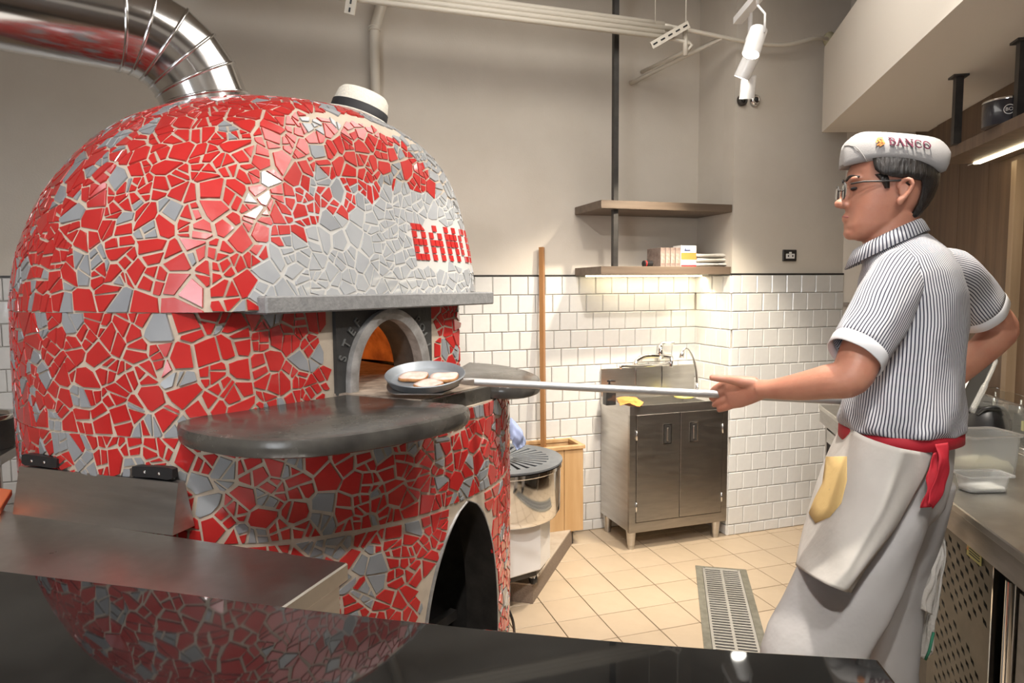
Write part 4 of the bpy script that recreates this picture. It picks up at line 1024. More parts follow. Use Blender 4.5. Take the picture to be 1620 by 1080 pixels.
MB().tube([(dx+.0255, shY+.085, bz+.017), (dx+.028, shY+.0853, bz+.017)], .0135, 18).build('end_cap', M['chrome'], o, True, sharp=40)
# socket
so_ = atY(1249, 404, YR); k = thing('wall_socket', 'dark framed double wall socket on the cream wall', 'socket', (so_[0], YR, so_[2]-.035))
MB().box((so_[0]-.047, YR-.006, so_[2]-.033), (so_[0]+.047, YR+.006, so_[2]+.033), bev=.003).build('plate', M['blackmetal'], k)
MB().box((so_[0]-.030, YR-.009, so_[2]-.018), (so_[0]+.030, YR-.006, so_[2]+.010), bev=.002).build('insert', M['paper'], k)
MB().box((so_[0]-.008, YR-.009, so_[2]+.011), (so_[0]+.008, YR-.006, so_[2]+.020)).build('switch', M['paper'], k)
for dx_ in (-.015, .015): MB().box((so_[0]+dx_-.004, YR-.0098, so_[2]-.008), (so_[0]+dx_+.004, YR-.0088, so_[2]+.002)).build('pin_hole', M['black'], k)

# ------------------------------------------------------------------ pipes and conduits
def T_(px, py, Y): return atY(px, py, Y)
CY = 3.15
con = [((545, -32), (1050, 42)), ((545, -22), (1062, 47)), ((545, -12), (1050, 52)), ((545, -3), (1062, 60))]
labs = ['topmost white conduit of the bundle under the ceiling', 'second white conduit from the top of the ceiling bundle', 'third white conduit from the top of the ceiling bundle', 'lowest white conduit of the bundle under the ceiling']
for (a, b), lab in zip(con, labs):
    pa, pb = atY(*a, CY), atY(*b, CY); m_ = (pa[2]+pb[2])/2; pa[2] = pb[2] = m_
    y0 = CY
    a0 = pb+(pa-pb)/np.linalg.norm(pa-pb)*2.4
    # keep the conduits level but spaced as seen
    tag(MB().tube([a0, pb], .0125 if lab.startswith('low') else .014, 10).build('conduit', M['pipe'], None, True), lab, 'pipe', 'conduit bundle under the ceiling')
z_c = atY(1062, 60, CY)[2]
def CYp(px, py): p = atY(px, py, CY); return p
tag(MB().tube(spline([CYp(1050, 40), CYp(1100, 50), CYp(1180, 66), CYp(1230, 71), CYp(1262, 67), CYp(1290, 60), atY(1312, 62, YR-.005)]), .011, 10).build('conduit', M['pipe'], None, True), 'single white conduit running right to the round wall flange', 'pipe')
e1 = atz(1140, 62, CYp(1100, 50)[2]); 
tag(MB().tube([CYp(1142, 60), atY(997, 132, YB)], .012, 10).build('conduit', M['pipe'], None, True), 'longer slanting white pipe running back to the wall', 'pipe', 'slanting pipes to the back wall')
p1 = CYp(1088, 48); p2 = CYp(1086, 82); p3 = atY(1015, 114, YB)
tag(MB().tube([CYp(1060, 60), CYp(1090, 68), CYp(1094, 72), CYp(1090, 78), p3], .010, 10).build('conduit', M['pipe'], None, True), 'shorter slanting white pipe with a bend above the longer one', 'pipe', 'slanting pipes to the back wall')
tag(MB().tube([CYp(1084, 45), CYp(1084, 88)], .013, 12).build('pipe_drop', M['pipe'], None, True), 'short vertical white pipe drop beside the slotted bracket', 'pipe')
def strut(a, b, w_, nslot, lab, face):
    o = thing('strut_channel', lab, 'bracket', tuple((a+b)/2))
    d = (b-a); L = np.linalg.norm(d); d /= L; s_ = np.cross(d, face); s_ /= np.linalg.norm(s_)
    mb = MB(); q = [a+s_*w_, a-s_*w_, b-s_*w_, b+s_*w_]; f_ = np.array(face)*.018
    mb.add(q+[p-f_ for p in q], [(0, 1, 2, 3), (4, 7, 6, 5), (0, 4, 5, 1), (1, 5, 6, 2), (2, 6, 7, 3), (3, 7, 4, 0)]); mb.build('channel', M['pipe'], o)
    for i in range(nslot):
        c = a+d*L*(i+.5)/nslot; hw = L/nslot*.28; q = [c-d*hw+s_*.004, c-d*hw-s_*.004, c+d*hw-s_*.004, c+d*hw+s_*.004]
        MB().add([p+np.array(face)*.0012 for p in q]+[p for p in q], [(0, 1, 2, 3), (0, 4, 5, 1), (1, 5, 6, 2), (2, 6, 7, 3), (3, 7, 4, 0)]).build('slot', M['black'], o)
fc = np.array([-.30, -.92, -.25]); fc /= np.linalg.norm(fc)
strut(atY(1031, 72, CY-.02), atY(1090, 38, CY-.06), .018, 5, 'white slotted bracket carrying the right end of the conduits', fc)
strut(atY(552, 22, CY-.02), atY(560, -30, CY-.05), .022, 4, 'white perforated bracket at the top left of the conduits', fc)
for px, lab in ((1036.5, 'thin hanging rod above the left end of the slotted bracket'), (1085, 'thicker hanging rod above the right end of the slotted bracket')):
    p = atY(px, 36, CY-.04); q = p.copy(); q[2] = CEIL; tag(MB().tube([p, q], .0018 if px < 1050 else .004, 8).build('hanging_rod', M['pipe'], None, True), lab, 'rod', 'hanging rods')
wf = atY(1312, 64, YR); o = MB().lathe([(.045, 0), (.045, .012), (.025, .022), (.018, .03)], c=(wf[0], YR, wf[2]), seg=20, R=frame((0, -1, 0))).build('pipe_flange', mat('aged_cream_plaster', (.55, .5, .33), .9, bump=1, bscale=40), None, True); tag(o, 'rough round cream flange where the conduit enters the wall', 'flange')
vp = [atY(607, -20, YB-.05), atY(603, 8, YB-.05), atY(593, 45, YB-.045), atY(592, 60, YB-.035)]; v2 = atY(592, 200, YB-.03); v2[0] = vp[-1][0]; v2[2] = 1.2
vr = thing('wall_pipe', 'white vertical pipe on the wall behind the oven', 'pipe', tuple(v2))
MB().tube([vp[0]+np.array([.02, -.02, .3])]+vp+[v2], [.028, .028, .028, .026, .024, .024], 14).build('pipe_run', M['pipe'], vr, True)
for yy in (43, 48): c = atY(592.5, yy, YB-.043); MB().lathe([(.029, -.003), (.031, 0), (.029, .003)], c=c, seg=16).build('pipe_collar', M['pipe'], vr, True)

# ------------------------------------------------------------------ track lights
def spot_lamp(c, d, r, L, lab, power, color, hang):
    t = thing('track_spotlight', lab, 'spotlight', tuple(c), 'white ceiling spotlights')
    d = np.array(d, float); d /= np.linalg.norm(d); R = frame(d)
    MB().lathe([(r*.9, -L/2), (r, -L/2+.004), (r, L/2), (r*.93, L/2), (r*.93, L/2-.008), (.001, L/2-.008)], c=c, seg=28, R=R, cap=True).build('lamp_housing', M['white'], t, True, sharp=40)
    MB().lathe([(r*.86, L/2-.007), (r*.86, L/2-.004), (.001, L/2-.004)], c=c, seg=24, R=R, cap=True).build('lamp_lens', M['lamp'], t, True)
    side_ = R[:, 0]; a = c-d*L*.25
    MB().tube([a+side_*(r+.004), a+side_*(r+.004)+np.array([0, 0, hang*.6]), a+np.array([0, 0, hang])], .005, 8).build('yoke', M['white'], t, True)
    top = a+np.array([0, 0, hang]); q = top.copy(); q[2] = CEIL
    MB().tube([top, q], .007, 8).build('stem', M['white'], t, True)
    tip = c+d*(L/2+.02); light('SPOT', 'track_beam', tuple(tip), tuple(tip+d), power, color, .03, 70, .6)
spot_lamp(atd(1194, 66, 2.75), -.30*RT-.85*UP-.1*FW, .036, .115, 'nearest white spotlight, lens glowing towards the oven', 45, (1, .93, .83), .12)
spot_lamp(atd(1182, 104, 3.0), -.30*RT-.75*UP+.35*FW, .035, .11, 'middle white spotlight of three, tilted to the wall', 95, (1, .88, .70), .13)
spot_lamp(atd(1183, 138, 3.08), np.array([0.1, .25, -1.]), .034, .10, 'farthest white spotlight of three, pointing down', 80, (1, .88, .70), .12)
for px, m_, lab in ((1173, 'black', 'dark round wall fitting below the spotlights'), (1193, 'chrome', 'chrome round wall fitting below the spotlights')):
    c = atY(px, 159, YR); o = thing('wall_fitting', lab, 'fitting', tuple(c), 'round wall fittings')
    MB().lathe([(.030, 0), (.032, .008), (.026, .02), (.018, .024), (.014, .016), (.001, .014)], c=c, seg=24, R=frame((0, -1, 0))).build('fitting_ring', M[m_] if m_ == 'chrome' else M['blackmetal'], o, True)
    MB().lathe([(.013, .015), (.012, .024), (.001, .028)], c=c, seg=16, R=frame((0, -1, 0))).build('fitting_core', M['black'], o, True)
# track rail bits going to the ceiling
tp = atd(1205, -6, 2.8); tag(MB().box((-.30, -.02, 0), (.30, .02, .03), R=rotz(math.atan2(FW[1], FW[0])), o=tp).build('track_rail', M['white'], None), 'short white track rail at the top edge above spotlights', 'track')

# ------------------------------------------------------------------ right side: wood wall battens, hanging shelf
wr = wallr
def kbox(n0, n1, e0, e1, z0, z1, bev=0):
    R = np.stack([KN, KE, [0, 0, 1.]], 1); return MB().box((n0, e0, z0), (n1, e1, z1), R=R, o=KO, bev=bev)
e = 1.90
kk = 0
while e > -1.6:
    o = kbox(.636, .654, e-.296, e, .87, 2.268, .001).build('wood_panel', M['wallwood'], wr); e -= .30
# pale batten and dark post at far right
def n_e(px, py, n):   # intersect with plane at normal distance n
    P = atplane(px, py, K(n, 0, 0), KN); q = P-KO; return q@KE, P[2]
e_b, _ = n_e(1592, 500, .60); kbox(.60, .635, e_b-.02, e_b+.02, .87, 1.93).build('pale_batten', M['oakpale'], wr)
# hanging shelf
hs = thing('hanging_shelf', 'thick brown shelf hanging from the soffit at top right', 'shelf', tuple(K(.4, .6, 1.955)))
P = atz(1478, 261, 1.958); q = P-KO; hn, he = q@KN, q@KE
MB().box((hn, he-2.6, 1.958), (.63, he, 2.002), R=np.stack([KN, KE, [0, 0, 1.]], 1), o=KO, bev=.001).build('shelf_board', M['oak'], hs)
P1 = atz(1545, 257, 1.957); P2 = atz(1620, 228, 1.957); n1 = (P1-KO)@KN; e1_ = (P1-KO)@KE
kbox(n1-.012, n1+.012, e1_-1.6, e1_, 1.950, 1.9575).build('light_strip', M['led'], hs)
kbox(n1-.010, n1+.010, e1_+.01, e1_+.06, 1.953, 1.9575).build('strip_end', M['chrome'], hs)
light('AREA', 'hanging_shelf_strip', tuple(K(n1, e1_-.7, 1.945)), tuple(K(n1, e1_-.7, 0)), 4, (1, .88, .65), .03, size_y=1.2)
for px, py in ((1512, 228), (1612, 190)):
    P = atz(px, py, 2.002); nq, eq = (P-KO)@KN, (P-KO)@KE
    MB().box((nq-.014, eq-.014, 2.0), (nq+.014, eq+.014, 2.27), R=np.stack([KN, KE, [0, 0, 1.]], 1), o=KO).build('post', M['blackmetal'], hs)
    MB().box((nq-.028, eq-.028, 2.262), (nq+.028, eq+.028, 2.27), R=np.stack([KN, KE, [0, 0, 1.]], 1), o=KO).build('mounting_plate', M['blackmetal'], hs)
tnp = atz(1592, 200, 2.002); tn = thing('black_tin', 'shiny black round tin on the hanging shelf', 'tin', tuple(tnp))
tr_ = .075
MB().lathe([(tr_, 0), (tr_, .085), (tr_*.97, .088), (tr_*.95, .085), (tr_*.95, .07), (.001, .07)], c=tnp, seg=36).build('tin_body', M['cardboard'], tn, True, sharp=40)
MB().lathe([(tr_*1.01, .083), (tr_*1.02, .087), (tr_*1.0, .090)], c=tnp, seg=36, cap=False).build('tin_rim', M['chrome'], tn, True)
dd = np.array([-FW[0]-RT[0]*.6, -FW[1]-RT[1]*.6, 0]); dd /= np.linalg.norm(dd)
MB().lathe([(.017, 0), (.017, .0016), (.0145, .0016), (.0145, 0)], c=tnp+dd*(tr_+.0002)+np.array([0, 0, .045]), seg=24, R=frame(dd), cap=False).build('emblem_ring', M['paper'], tn)
mb = MB(); uxx = np.cross([0, 0, 1.], dd); add_text(mb, 'BO', .017, tnp+dd*(tr_+.001)+np.array([0, 0, .045]), uxx, (0, 0, 1), .0004); mb.build('emblem_text', M['paper'], tn)

# ------------------------------------------------------------------ right counter with fridge
CZ = .85
rc = thing('fridge_counter', 'long steel worktop with perforated fridge panel behind the chef', 'counter', tuple(K(.3, .3, 0)))
kbox(0, .60, -1.5, 1.46, CZ-.022, CZ, .003).build('worktop', M['steel_top'], rc, True, sharp=30)
kbox(.006, .03, -1.5, 1.455, CZ-.085, CZ-.022).build('fascia', M['steel_dark'], rc)
kbox(.62, .635, -1.5, 1.46, CZ-.02, CZ+.10).build('upstand', M['steel_dark'], rc)
# far end open frame: drawer and legs
eL = 1.44
kbox(.03, .58, .62, eL-.01, CZ-.175, CZ-.115).build('drawer', M['steel'], rc)
kbox(.02, .60, .60, eL, .30, .32).build('lower_shelf', M['steel_dark'], rc)
for n_, e_ in ((.03, eL-.03), (.55, eL-.03), (.03, .62), (.55, .62)): kbox(n_, n_+.035, e_-.0, e_+.03, 0, CZ-.085).build('leg', M['steel_dark'], rc)
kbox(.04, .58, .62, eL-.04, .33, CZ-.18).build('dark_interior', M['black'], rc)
# fridge body with perforated panel
ef1 = n_e(1482, 900, .03)[0]; ef0 = n_e(1571, 980, .03)[0]
kbox(.06, .60, -1.5, .55, .06, CZ-.085).build('fridge_body', M['blackmetal'], rc)
cellw, cellh = .0275, .0225
EW = ef1+.05-ef0; nc = int(EW/cellw); zt0, zb_ = CZ-.095, .12; nr = int((zt0-zb_)/cellh)
solid = MB(); n0 = .030
def pp_(e_, z_): return K(n0, e_, z_)
for i in range(nc):
    for j in range(nr):
        e0_ = ef0+i*cellw; z1_ = zt0-j*cellh; z0_ = z1_-cellh
        cz = (z0_+z1_)/2; u_ = i/nc
        # two rhombic fields of slots, leaning as the photo shows
        top1 = .705+.0*u_; zz = cz
        f1 = (.50+.10*(1-u_) < zz+.02) and zz < .735 and 1 <= i <= nc-3 and zz > .45+.15*u_
        f2 = zz < .44+.13*u_ and zz > .16 and 1 <= i <= nc-3
        hole = (f1 or f2) and (i+j) % 2 == 0
        if not hole: solid.add([pp_(e0_, z0_), pp_(e0_+cellw, z0_), pp_(e0_+cellw, z1_), pp_(e0_, z1_)], [(0, 3, 2, 1)])
        else:
            a_ = .16; O_ = [(0, 0), (1, 0), (1, 1), (0, 1)]; I_ = [(.05, .08), (.78, .34), (.95, .94), (.22, .68)]
            vs = [pp_(e0_+x*cellw, z0_+y*cellh) for x, y in O_+I_]; vs += [v+KN*.012 for v in vs[4:]]
            solid.add(vs, [(0, 4, 5, 1), (1, 5, 6, 2), (2, 6, 7, 3), (3, 7, 4, 0), (4, 8, 9, 5), (5, 9, 10, 6), (6, 10, 11, 7), (7, 11, 8, 4)])
solid.build('perforated_panel', M['fridge'], rc)
kbox(.024, .034, ef0-.006, ef0, .1, CZ-.09).build('panel_edge', M['chrome'], rc)
ep = n_e(1604, 950, .02)[0]
MB().tube([K(.02, ep, .0), K(.02, ep, CZ-.09)], .018, 18).build('corner_post', M['chrome'], rc, True, sharp=40)
kbox(.012, .06, -1.45, ep-.04, .1, CZ-.1).build('side_panel', M['steel_dark'], rc)
lb0 = n_e(1530, 860, .004)[0]; lz = n_e(1542, 872, .005)[1]
ls0 = n_e(1531, 866, .028); ls1 = n_e(1553, 880, .028)
kbox(.0255, .0285, ls1[0], ls0[0], ls0[1]-.018, ls0[1]+.014).build('warning_label', M['label'], rc)
for q_ in range(3): kbox(.0245, .0256, ls1[0]+.004, ls0[0]-.016, ls0[1]-.010+.007*q_, ls0[1]-.0075+.007*q_).build('label_print', M['black'], rc)
mb = MB(); p_ = (ls0[0]-.002, ls0[0]-.013, ls0[0]-.0075); zz = ls0[1]-.003
mb.add([K(.0249, p_[0], zz), K(.0249, p_[1], zz), K(.0249, p_[2], zz+.012)], [(0, 1, 2)]); mb.build('label_triangle', M['orangecard'], rc)
gz = n_e(1505, 832, .02)
kbox(.02, .0295, n_e(1518, 850, .02)[0], n_e(1489, 822, .02)[0], gz[1]-.012, gz[1]+.012).build('green_strip', M['green'], rc)

# towel hanging from the counter edge
tw = []
def Tn(px, py, d): return atd(px, py, d)
tw = [[Tn(1478, 815, 1.86), Tn(1466, 860, 1.83), Tn(1455, 910, 1.81), Tn(1446, 955, 1.80)],
      [Tn(1484, 812, 1.83), Tn(1477, 865, 1.78), Tn(1468, 920, 1.76), Tn(1462, 965, 1.76)],
      [Tn(1492, 818, 1.80), Tn(1488, 870, 1.77), Tn(1483, 920, 1.76), Tn(1475, 972, 1.76)]]
twt = thing('hand_towel', 'off-white towel with green hem hanging from the worktop edge', 'towel', tuple(Tn(1475, 1040, 1.8)))
o = cloth_patch('front_fold', M['towel'], tw, amp=.004, seed=8, parent=twt, thick=.004)
tw2 = [[Tn(1480, 822, 1.87), Tn(1478, 900, 1.84), Tn(1462, 980, 1.82), Tn(1452, 1034, 1.81)],
       [Tn(1488, 825, 1.85), Tn(1487, 900, 1.81), Tn(1474, 980, 1.79), Tn(1464, 1042, 1.79)],
       [Tn(1494, 828, 1.83), Tn(1492, 900, 1.80), Tn(1483, 970, 1.78), Tn(1471, 1030, 1.78)]]
o = cloth_patch('back_fold', M['towel'], tw2, amp=.003, seed=9, parent=twt, thick=.004)
MB().tube([Tn(1464, 1043, 1.785), Tn(1470, 1030, 1.778), Tn(1477, 1000, 1.776)], .0035, 8).build('hem', M['green'], twt, True)
o = MB().box((-.012, -.004, -.02), (.012, .004, .02), R=frame(UP), o=Tn(1474, 817, 1.82), bev=.002).build('towel_clip', M['paper'], twt)

# containers on the counter
def tub(name, cpx, cpy, lx, ly, h, m, lab, fill, fm, rotang, rim):
    c = atz(cpx, cpy, CZ); t = thing(name, lab, 'container', tuple(c)); R = rotz(rotang)
    def rr(sx, sy, z, rad=.018, n=5):
        out = []
        for qx, qy, a0 in ((1, 1, 0), (-1, 1, PI/2), (-1, -1, PI), (1, -1, 3*PI/2)):
            for k in range(n+1):
                a = a0+PI/2*k/n; out.append(np.array(c)+R@np.array([qx*(sx-rad)+rad*math.cos(a), qy*(sy-rad)+rad*math.sin(a), z]))
        return out
    MB().loft([rr(lx*.88, ly*.88, .0015), rr(lx*.90, ly*.90, .006), rr(lx*.98, ly*.98, h), rr(lx+rim, ly+rim, h+.001), rr(lx+rim, ly+rim, h+.005), rr(lx*.96, ly*.96, h+.004), rr(lx*.875, ly*.875, .008), rr(lx*.86, ly*.86, .004)]).build('tub_wall', m, t, True, sharp=35)
    r = random.Random(int(cpx)); n = 9; top = []
    rings = []
    for k, s in enumerate((.84, .84, .7, .45, .15)):
        z = (.006, fill*.55, fill*.8, fill, fill*1.12)[k]; rings.append([p+np.array([0, 0, (r.uniform(-.2, .2)*fill if k > 0 else 0)]) for p in rr(lx*s, ly*s, z, .016*s)])
    MB().loft(rings).build('contents', fm, t, True)
    return t, c, R
ta = math.atan2(KE[1], KE[0])
tub('food_container', 1551, 748, .088, .062, .125, M['plastic'], 'tall clear plastic food container of cream shavings on worktop', .045, M['flour'], ta+.5*0-PI/2+.35, .012)
tub('small_tub', 1553, 775, .066, .034, .045, M['plastic'], 'small low plastic tub of white flour in front of taller container', .018, M['salt'], ta-PI/2+.25, .008)
gc = thing('glass_sneeze_guard', 'clear glass food guard at the far end of the worktop', 'glass guard', tuple(K(.3, .5, CZ)))
Ge = (atz(1513, 668, CZ)-KO)@KE; Gn = (atz(1513, 668, CZ)-KO)@KN
gzt = CZ+.155
gd = .30
kbox(Gn, .615, Ge-.003, Ge+.003, CZ+.001, gzt).build('glass_pane', M['glass'], gc)
kbox(Gn+.03, .615, Ge-.62, Ge-.006, gzt-.008, gzt-.002).build('glass_shelf', M['glass'], gc)
kbox(Gn+.04, Gn+.046, Ge-.6, Ge-.01, CZ+.001, gzt-.010).build('glass_pane', M['glass'], gc)
for q_ in (0.1, .3): MB().lathe([(.006, CZ+.0), (.006, gzt-.009)], c=K(Gn+.10, Ge-q_, 0), seg=10).build('guard_post', M['chrome'], gc, True)
# black appliance, clipboard/tablet, small machine parts on the worktop
ap = thing('kitchen_appliance', 'black round kitchen appliance behind the glass guard', 'appliance', tuple(K(.28, Ge-.05, CZ)))
c_ = K(.52, Ge-.16, CZ)
MB().lathe([(.075, 0), (.078, .01), (.07, .05), (.055, .085), (.05, .09), (.001, .092)], c=c_, seg=28).build('appliance_body', M['black'], ap, True)
MB().tube(spline([c_+np.array([-.06, 0, .07]), c_+np.array([-.05, -.03, .10]), c_+np.array([.0, -.06, .10]), c_+np.array([.04, -.06, .05]), c_+np.array([.03, -.07, .01])]), .008, 8).build('appliance_cord', M['black'], ap, True)
bxx = thing('black_case', 'long black case lying on the worktop by the wall', 'case', tuple(K(.40, Ge+.1, CZ)))
kbox(.46, .612, Ge+.02, Ge+.32, CZ, CZ+.115, .008).build('case_body', M['black'], bxx)
kbox(.53, .545, Ge+.016, Ge+.0195, CZ+.05, CZ+.09).build('case_latch', M['label'], bxx)
tb = thing('bagged_tray', 'black tray in clear wrap with white sheet, leaning by worktop', 'tray', tuple(atd(1490, 640, 2.15)))
dq = 2.2
mb = MB(); q = [atd(1480, 640, dq), atd(1536, 652, dq-.02), atd(1576, 570, dq+.12), atd(1520, 560, dq+.12)]; nv = np.cross(q[1]-q[0], q[3]-q[0]); nv /= np.linalg.norm(nv)
mb.add(q+[p-nv*.012 for p in q], [(0, 1, 2, 3), (7, 6, 5, 4), (0, 4, 5, 1), (1, 5, 6, 2), (2, 6, 7, 3), (3, 7, 4, 0)]); mb.build('tray_board', M['black'], tb)
mb = MB(); s_ = np.sign(nv@(EYE-q[0])); q2 = [q[0]+(q[1]-q[0])*.02, q[0]+(q[1]-q[0])*.55, q[3]+(q[2]-q[3])*.55, q[3]+(q[2]-q[3])*.02]; q2 = [p+nv*s_*.003 for p in q2]
mb.add(q2+[p+nv*s_*.001 for p in q2], [(0, 1, 2, 3), (4, 5, 6, 7), (0, 4, 5, 1), (1, 5, 6, 2), (2, 6, 7, 3), (3, 7, 4, 0)]); mb.build('white_sheet', M['paper'], tb)
o = MB().tube(spline([q[1]+nv*s_*.006, (q[1]+q[2])/2+nv*s_*.012, q[2]+nv*s_*.004]), [.010]*8+[.007]*8+[.004], 8).build('clear_wrap', M['plastic'], tb, True)
b2 = thing('storage_tray', 'black tray and box under the glass shelf by the wood wall', 'tray', tuple(K(.5, Ge-.35, CZ)))
kbox(.545, .612, Ge-.62, Ge-.30, CZ, CZ+.10, .006).build('box_body', M['black'], b2)
kbox(.535, .544, Ge-.40, Ge-.385, CZ+.05, CZ+.085).build('box_tag', M['label'], b2)
sm = atz(1612, 672, CZ); o = thing('grey_block_stand', 'small grey arched stand on the worktop at the right edge', 'stand', tuple(sm))
R_ = np.stack([KN, KE, [0, 0, 1.]], 1)
for dn_ in (-.03, .03): MB().box((dn_-.008, -.03, 0), (dn_+.008, .03, .045), R=R_, o=sm, bev=.002).build('stand_leg', M['basalt'], o)
MB().box((-.04, -.032, .045), (.04, .032, .058), R=R_, o=sm, bev=.003).build('stand_top', M['basalt'], o)
lg = atz(1575, 676, CZ)
tag(MB().ell(lg+np.array([0, 0, .016]), (.05, .03, .018), R=rotz(.3)).build('bread_piece', M['hearth'], None, True), 'flat brown lump on the worktop beside the containers', 'bread')
tg_ = thing('steel_tongs', 'thin steel tongs lying on the worktop at right edge', 'tongs', tuple(atz(1600, 700, CZ)))
for k_, (a, b) in enumerate((((1580, 700), (1640, 716)), ((1580, 704), (1640, 728)))): MB().tube([atz(*a, CZ+.006), atz(*b, CZ+.006)], .003, 8).build('tong_arm', M['chrome'], tg_, True)
# small grey clip fixture on the far wall beside chef
wc = atY(1338, 481, YR); o = tag(MB().box((-.03, -.02, -.012), (.03, .02, .012), R=rotz(.3), o=(wc[0], YR-.025, wc[2]), bev=.004).build('wall_bracket', M['steel'], None), 'small grey metal bracket on tiles beside the shirt front', 'bracket')

# ------------------------------------------------------------------ the chef
rh = np.array([RT[0], RT[1], 0]); rh /= np.linalg.norm(rh); fh = np.array([FW[0], FW[1], 0]); fh /= np.linalg.norm(fh); UZ = np.array([0, 0, 1.])
FF = -.86*rh+.51*fh; FF /= np.linalg.norm(FF); SS = np.cross(FF, UZ)       # facing, and his right-hand side
HF = -.97*rh+.24*fh; HF /= np.linalg.norm(HF); HS = np.cross(HF, UZ)
HU = UZ+HF*(-.02); HF = HF-UZ*.04
H0 = atd(1391, 376, 1.72); HSC = 1.06
def HP(f, s, h): return H0+(HF*f+HS*s+HU*h)*HSC
HT = [(-.005, .045, .005, .018), (.0, .060, -.005, .028), (.012, .074, -.02, .040), (.03, .079, -.045, .053), (.05, .078, -.065, .060), (.07, .077, -.080, .066), (.09, .076, -.091, .070), (.115, .071, -.098, .074), (.135, .078, -.100, .076), (.16, .077, -.100, .077), (.19, .066, -.093, .071), (.215, .043, -.07, .054), (.23, .012, -.04, .03), (.236, -.008, -.02, .01)]
def hsurf(phi, h, off=0):
    hs_ = [r[0] for r in HT]; f, b, w_ = (float(np.interp(h, hs_, [r[i] for r in HT])) for i in (1, 2, 3))
    fc, lf = (f+b)/2, (f-b)/2; c, s = math.cos(phi), math.sin(phi); e = .86
    cx = math.copysign(abs(c)**e, c); sx = math.copysign(abs(s)**e, s)
    return fc+(lf+off)*cx, (w_+off)*sx
chef = thing('person', 'person in striped short-sleeved shirt, pale apron and folded grey cap, left arm reaching out', 'person', tuple(np.array([*atd(1400, 700, 1.70)[:2], 0])))
parts = []
def addp(fn): mb = MB(); fn(mb); parts.append(mb)
# head, nose, chin, ears
mb = MB(); mb.loft([[HP(*hsurf(2*PI*k/40, h), h) for k in range(40)] for h in np.linspace(-.005, .235, 40)]); parts.append(mb)
HR = np.stack([HF, HS, HU], 1)
for c, r in (((.090, 0, .088), (.015, .0135, .0115)), ((.080, 0, .107), (.012, .0095, .024)), ((.084, -.011, .084), (.010, .007, .009)), ((.084, .011, .084), (.010, .007, .009)),
             ((.074, 0, .052), (.011, .020, .014)), ((.068, -.033, .140), (.013, .024, .008)), ((.068, .033, .140), (.013, .024, .008)),
             ((.060, 0, .016), (.020, .030, .018))):
    parts.append(MB().ell(HP(*c), tuple(x*HSC for x in r), R=HR))
for sg in (-1, 1):
    er = spline([HP(-.014, sg*.076, .080), HP(-.019, sg*.081, .076), HP(-.029, sg*.086, .086), HP(-.038, sg*.091, .105), HP(-.036, sg*.091, .120), HP(-.025, sg*.086, .124), HP(-.015, sg*.080, .116), HP(-.014, sg*.079, .107)], 5)
    parts.append(MB().tube(er, .0052, 8)); parts.append(MB().ell(HP(-.025, sg*.080, .101), (.013, .005, .022), R=HR)); parts.append(MB().ell(HP(-.018, sg*.080, .077), (.010, .007, .012), R=HR))
# neck
parts.append(MB().tube([HP(-.028, 0, .06), atd(1404, 372, 1.72), atd(1412, 395, 1.725), atd(1424, 425, 1.73)], [.060, .060, .064, .075], 28))
# torso core
TR = [(1410, 386, 1.722, .072, .068, .5), (1420, 398, 1.725, .118, .080, .38), (1431, 414, 1.73, .170, .098, .25), (1437, 436, 1.735, .196, .115, .14), (1439, 468, 1.735, .198, .126, .06), (1438, 510, 1.735, .190, .130, .0), (1434, 560, 1.73, .182, .128, 0), (1430, 605, 1.725, .182, .132, 0), (1426, 640, 1.72, .186, .138, 0), (1424, 660, 1.72, .188, .141, 0), (1423, 670, 1.72, .184, .138, 0), (1423, 675, 1.72, .170, .126, 0)]
def tring(px, py, d, a, b, tl, n=72, sc=1, e=.9, wr=0, k=0):
    c = atd(px, py, d); out = []
    for i in range(n):
        th = 2*PI*i/n; cs, sn = math.cos(th), math.sin(th); x = math.copysign(abs(cs)**e, cs)*a*sc; y = math.copysign(abs(sn)**e, sn)*b*sc
        ww = 1+wr*(math.sin(7*th+k*.9)+.6*math.sin(12*th-k*1.3)+.5*math.sin(4*th+k*.5)); out.append(c+SS*x*ww+FF*y*ww-UZ*tl*y)
    return out
mb = MB(); mb.loft([tring(*t, n=32, sc=.93) for t in TR]); parts.append(mb)
# arms
LA = [atd(1418, 440, 1.60), atd(1390, 500, 1.56), atd(1362, 560, 1.535), atd(1345, 596, 1.53), atd(1308, 604, 1.56), atd(1268, 611, 1.61), atd(1230, 615, 1.66), atd(1200, 616, 1.695)]
parts.append(MB().tube(spline(LA, 4), list(np.interp(np.arange(29)/4, range(8), [.050, .050, .047, .045, .040, .034, .0265, .0215])), 20))
RA = [atd(1508, 445, 1.90), atd(1545, 480, 1.95), atd(1584, 517, 2.0), atd(1570, 538, 1.99), atd(1541, 566, 1.96), atd(1510, 596, 1.92), atd(1492, 618, 1.90)]
parts.append(MB().tube(spline(RA, 4), list(np.interp(np.arange(25)/4, range(7), [.052, .050, .045, .046, .040, .032, .028])), 20))
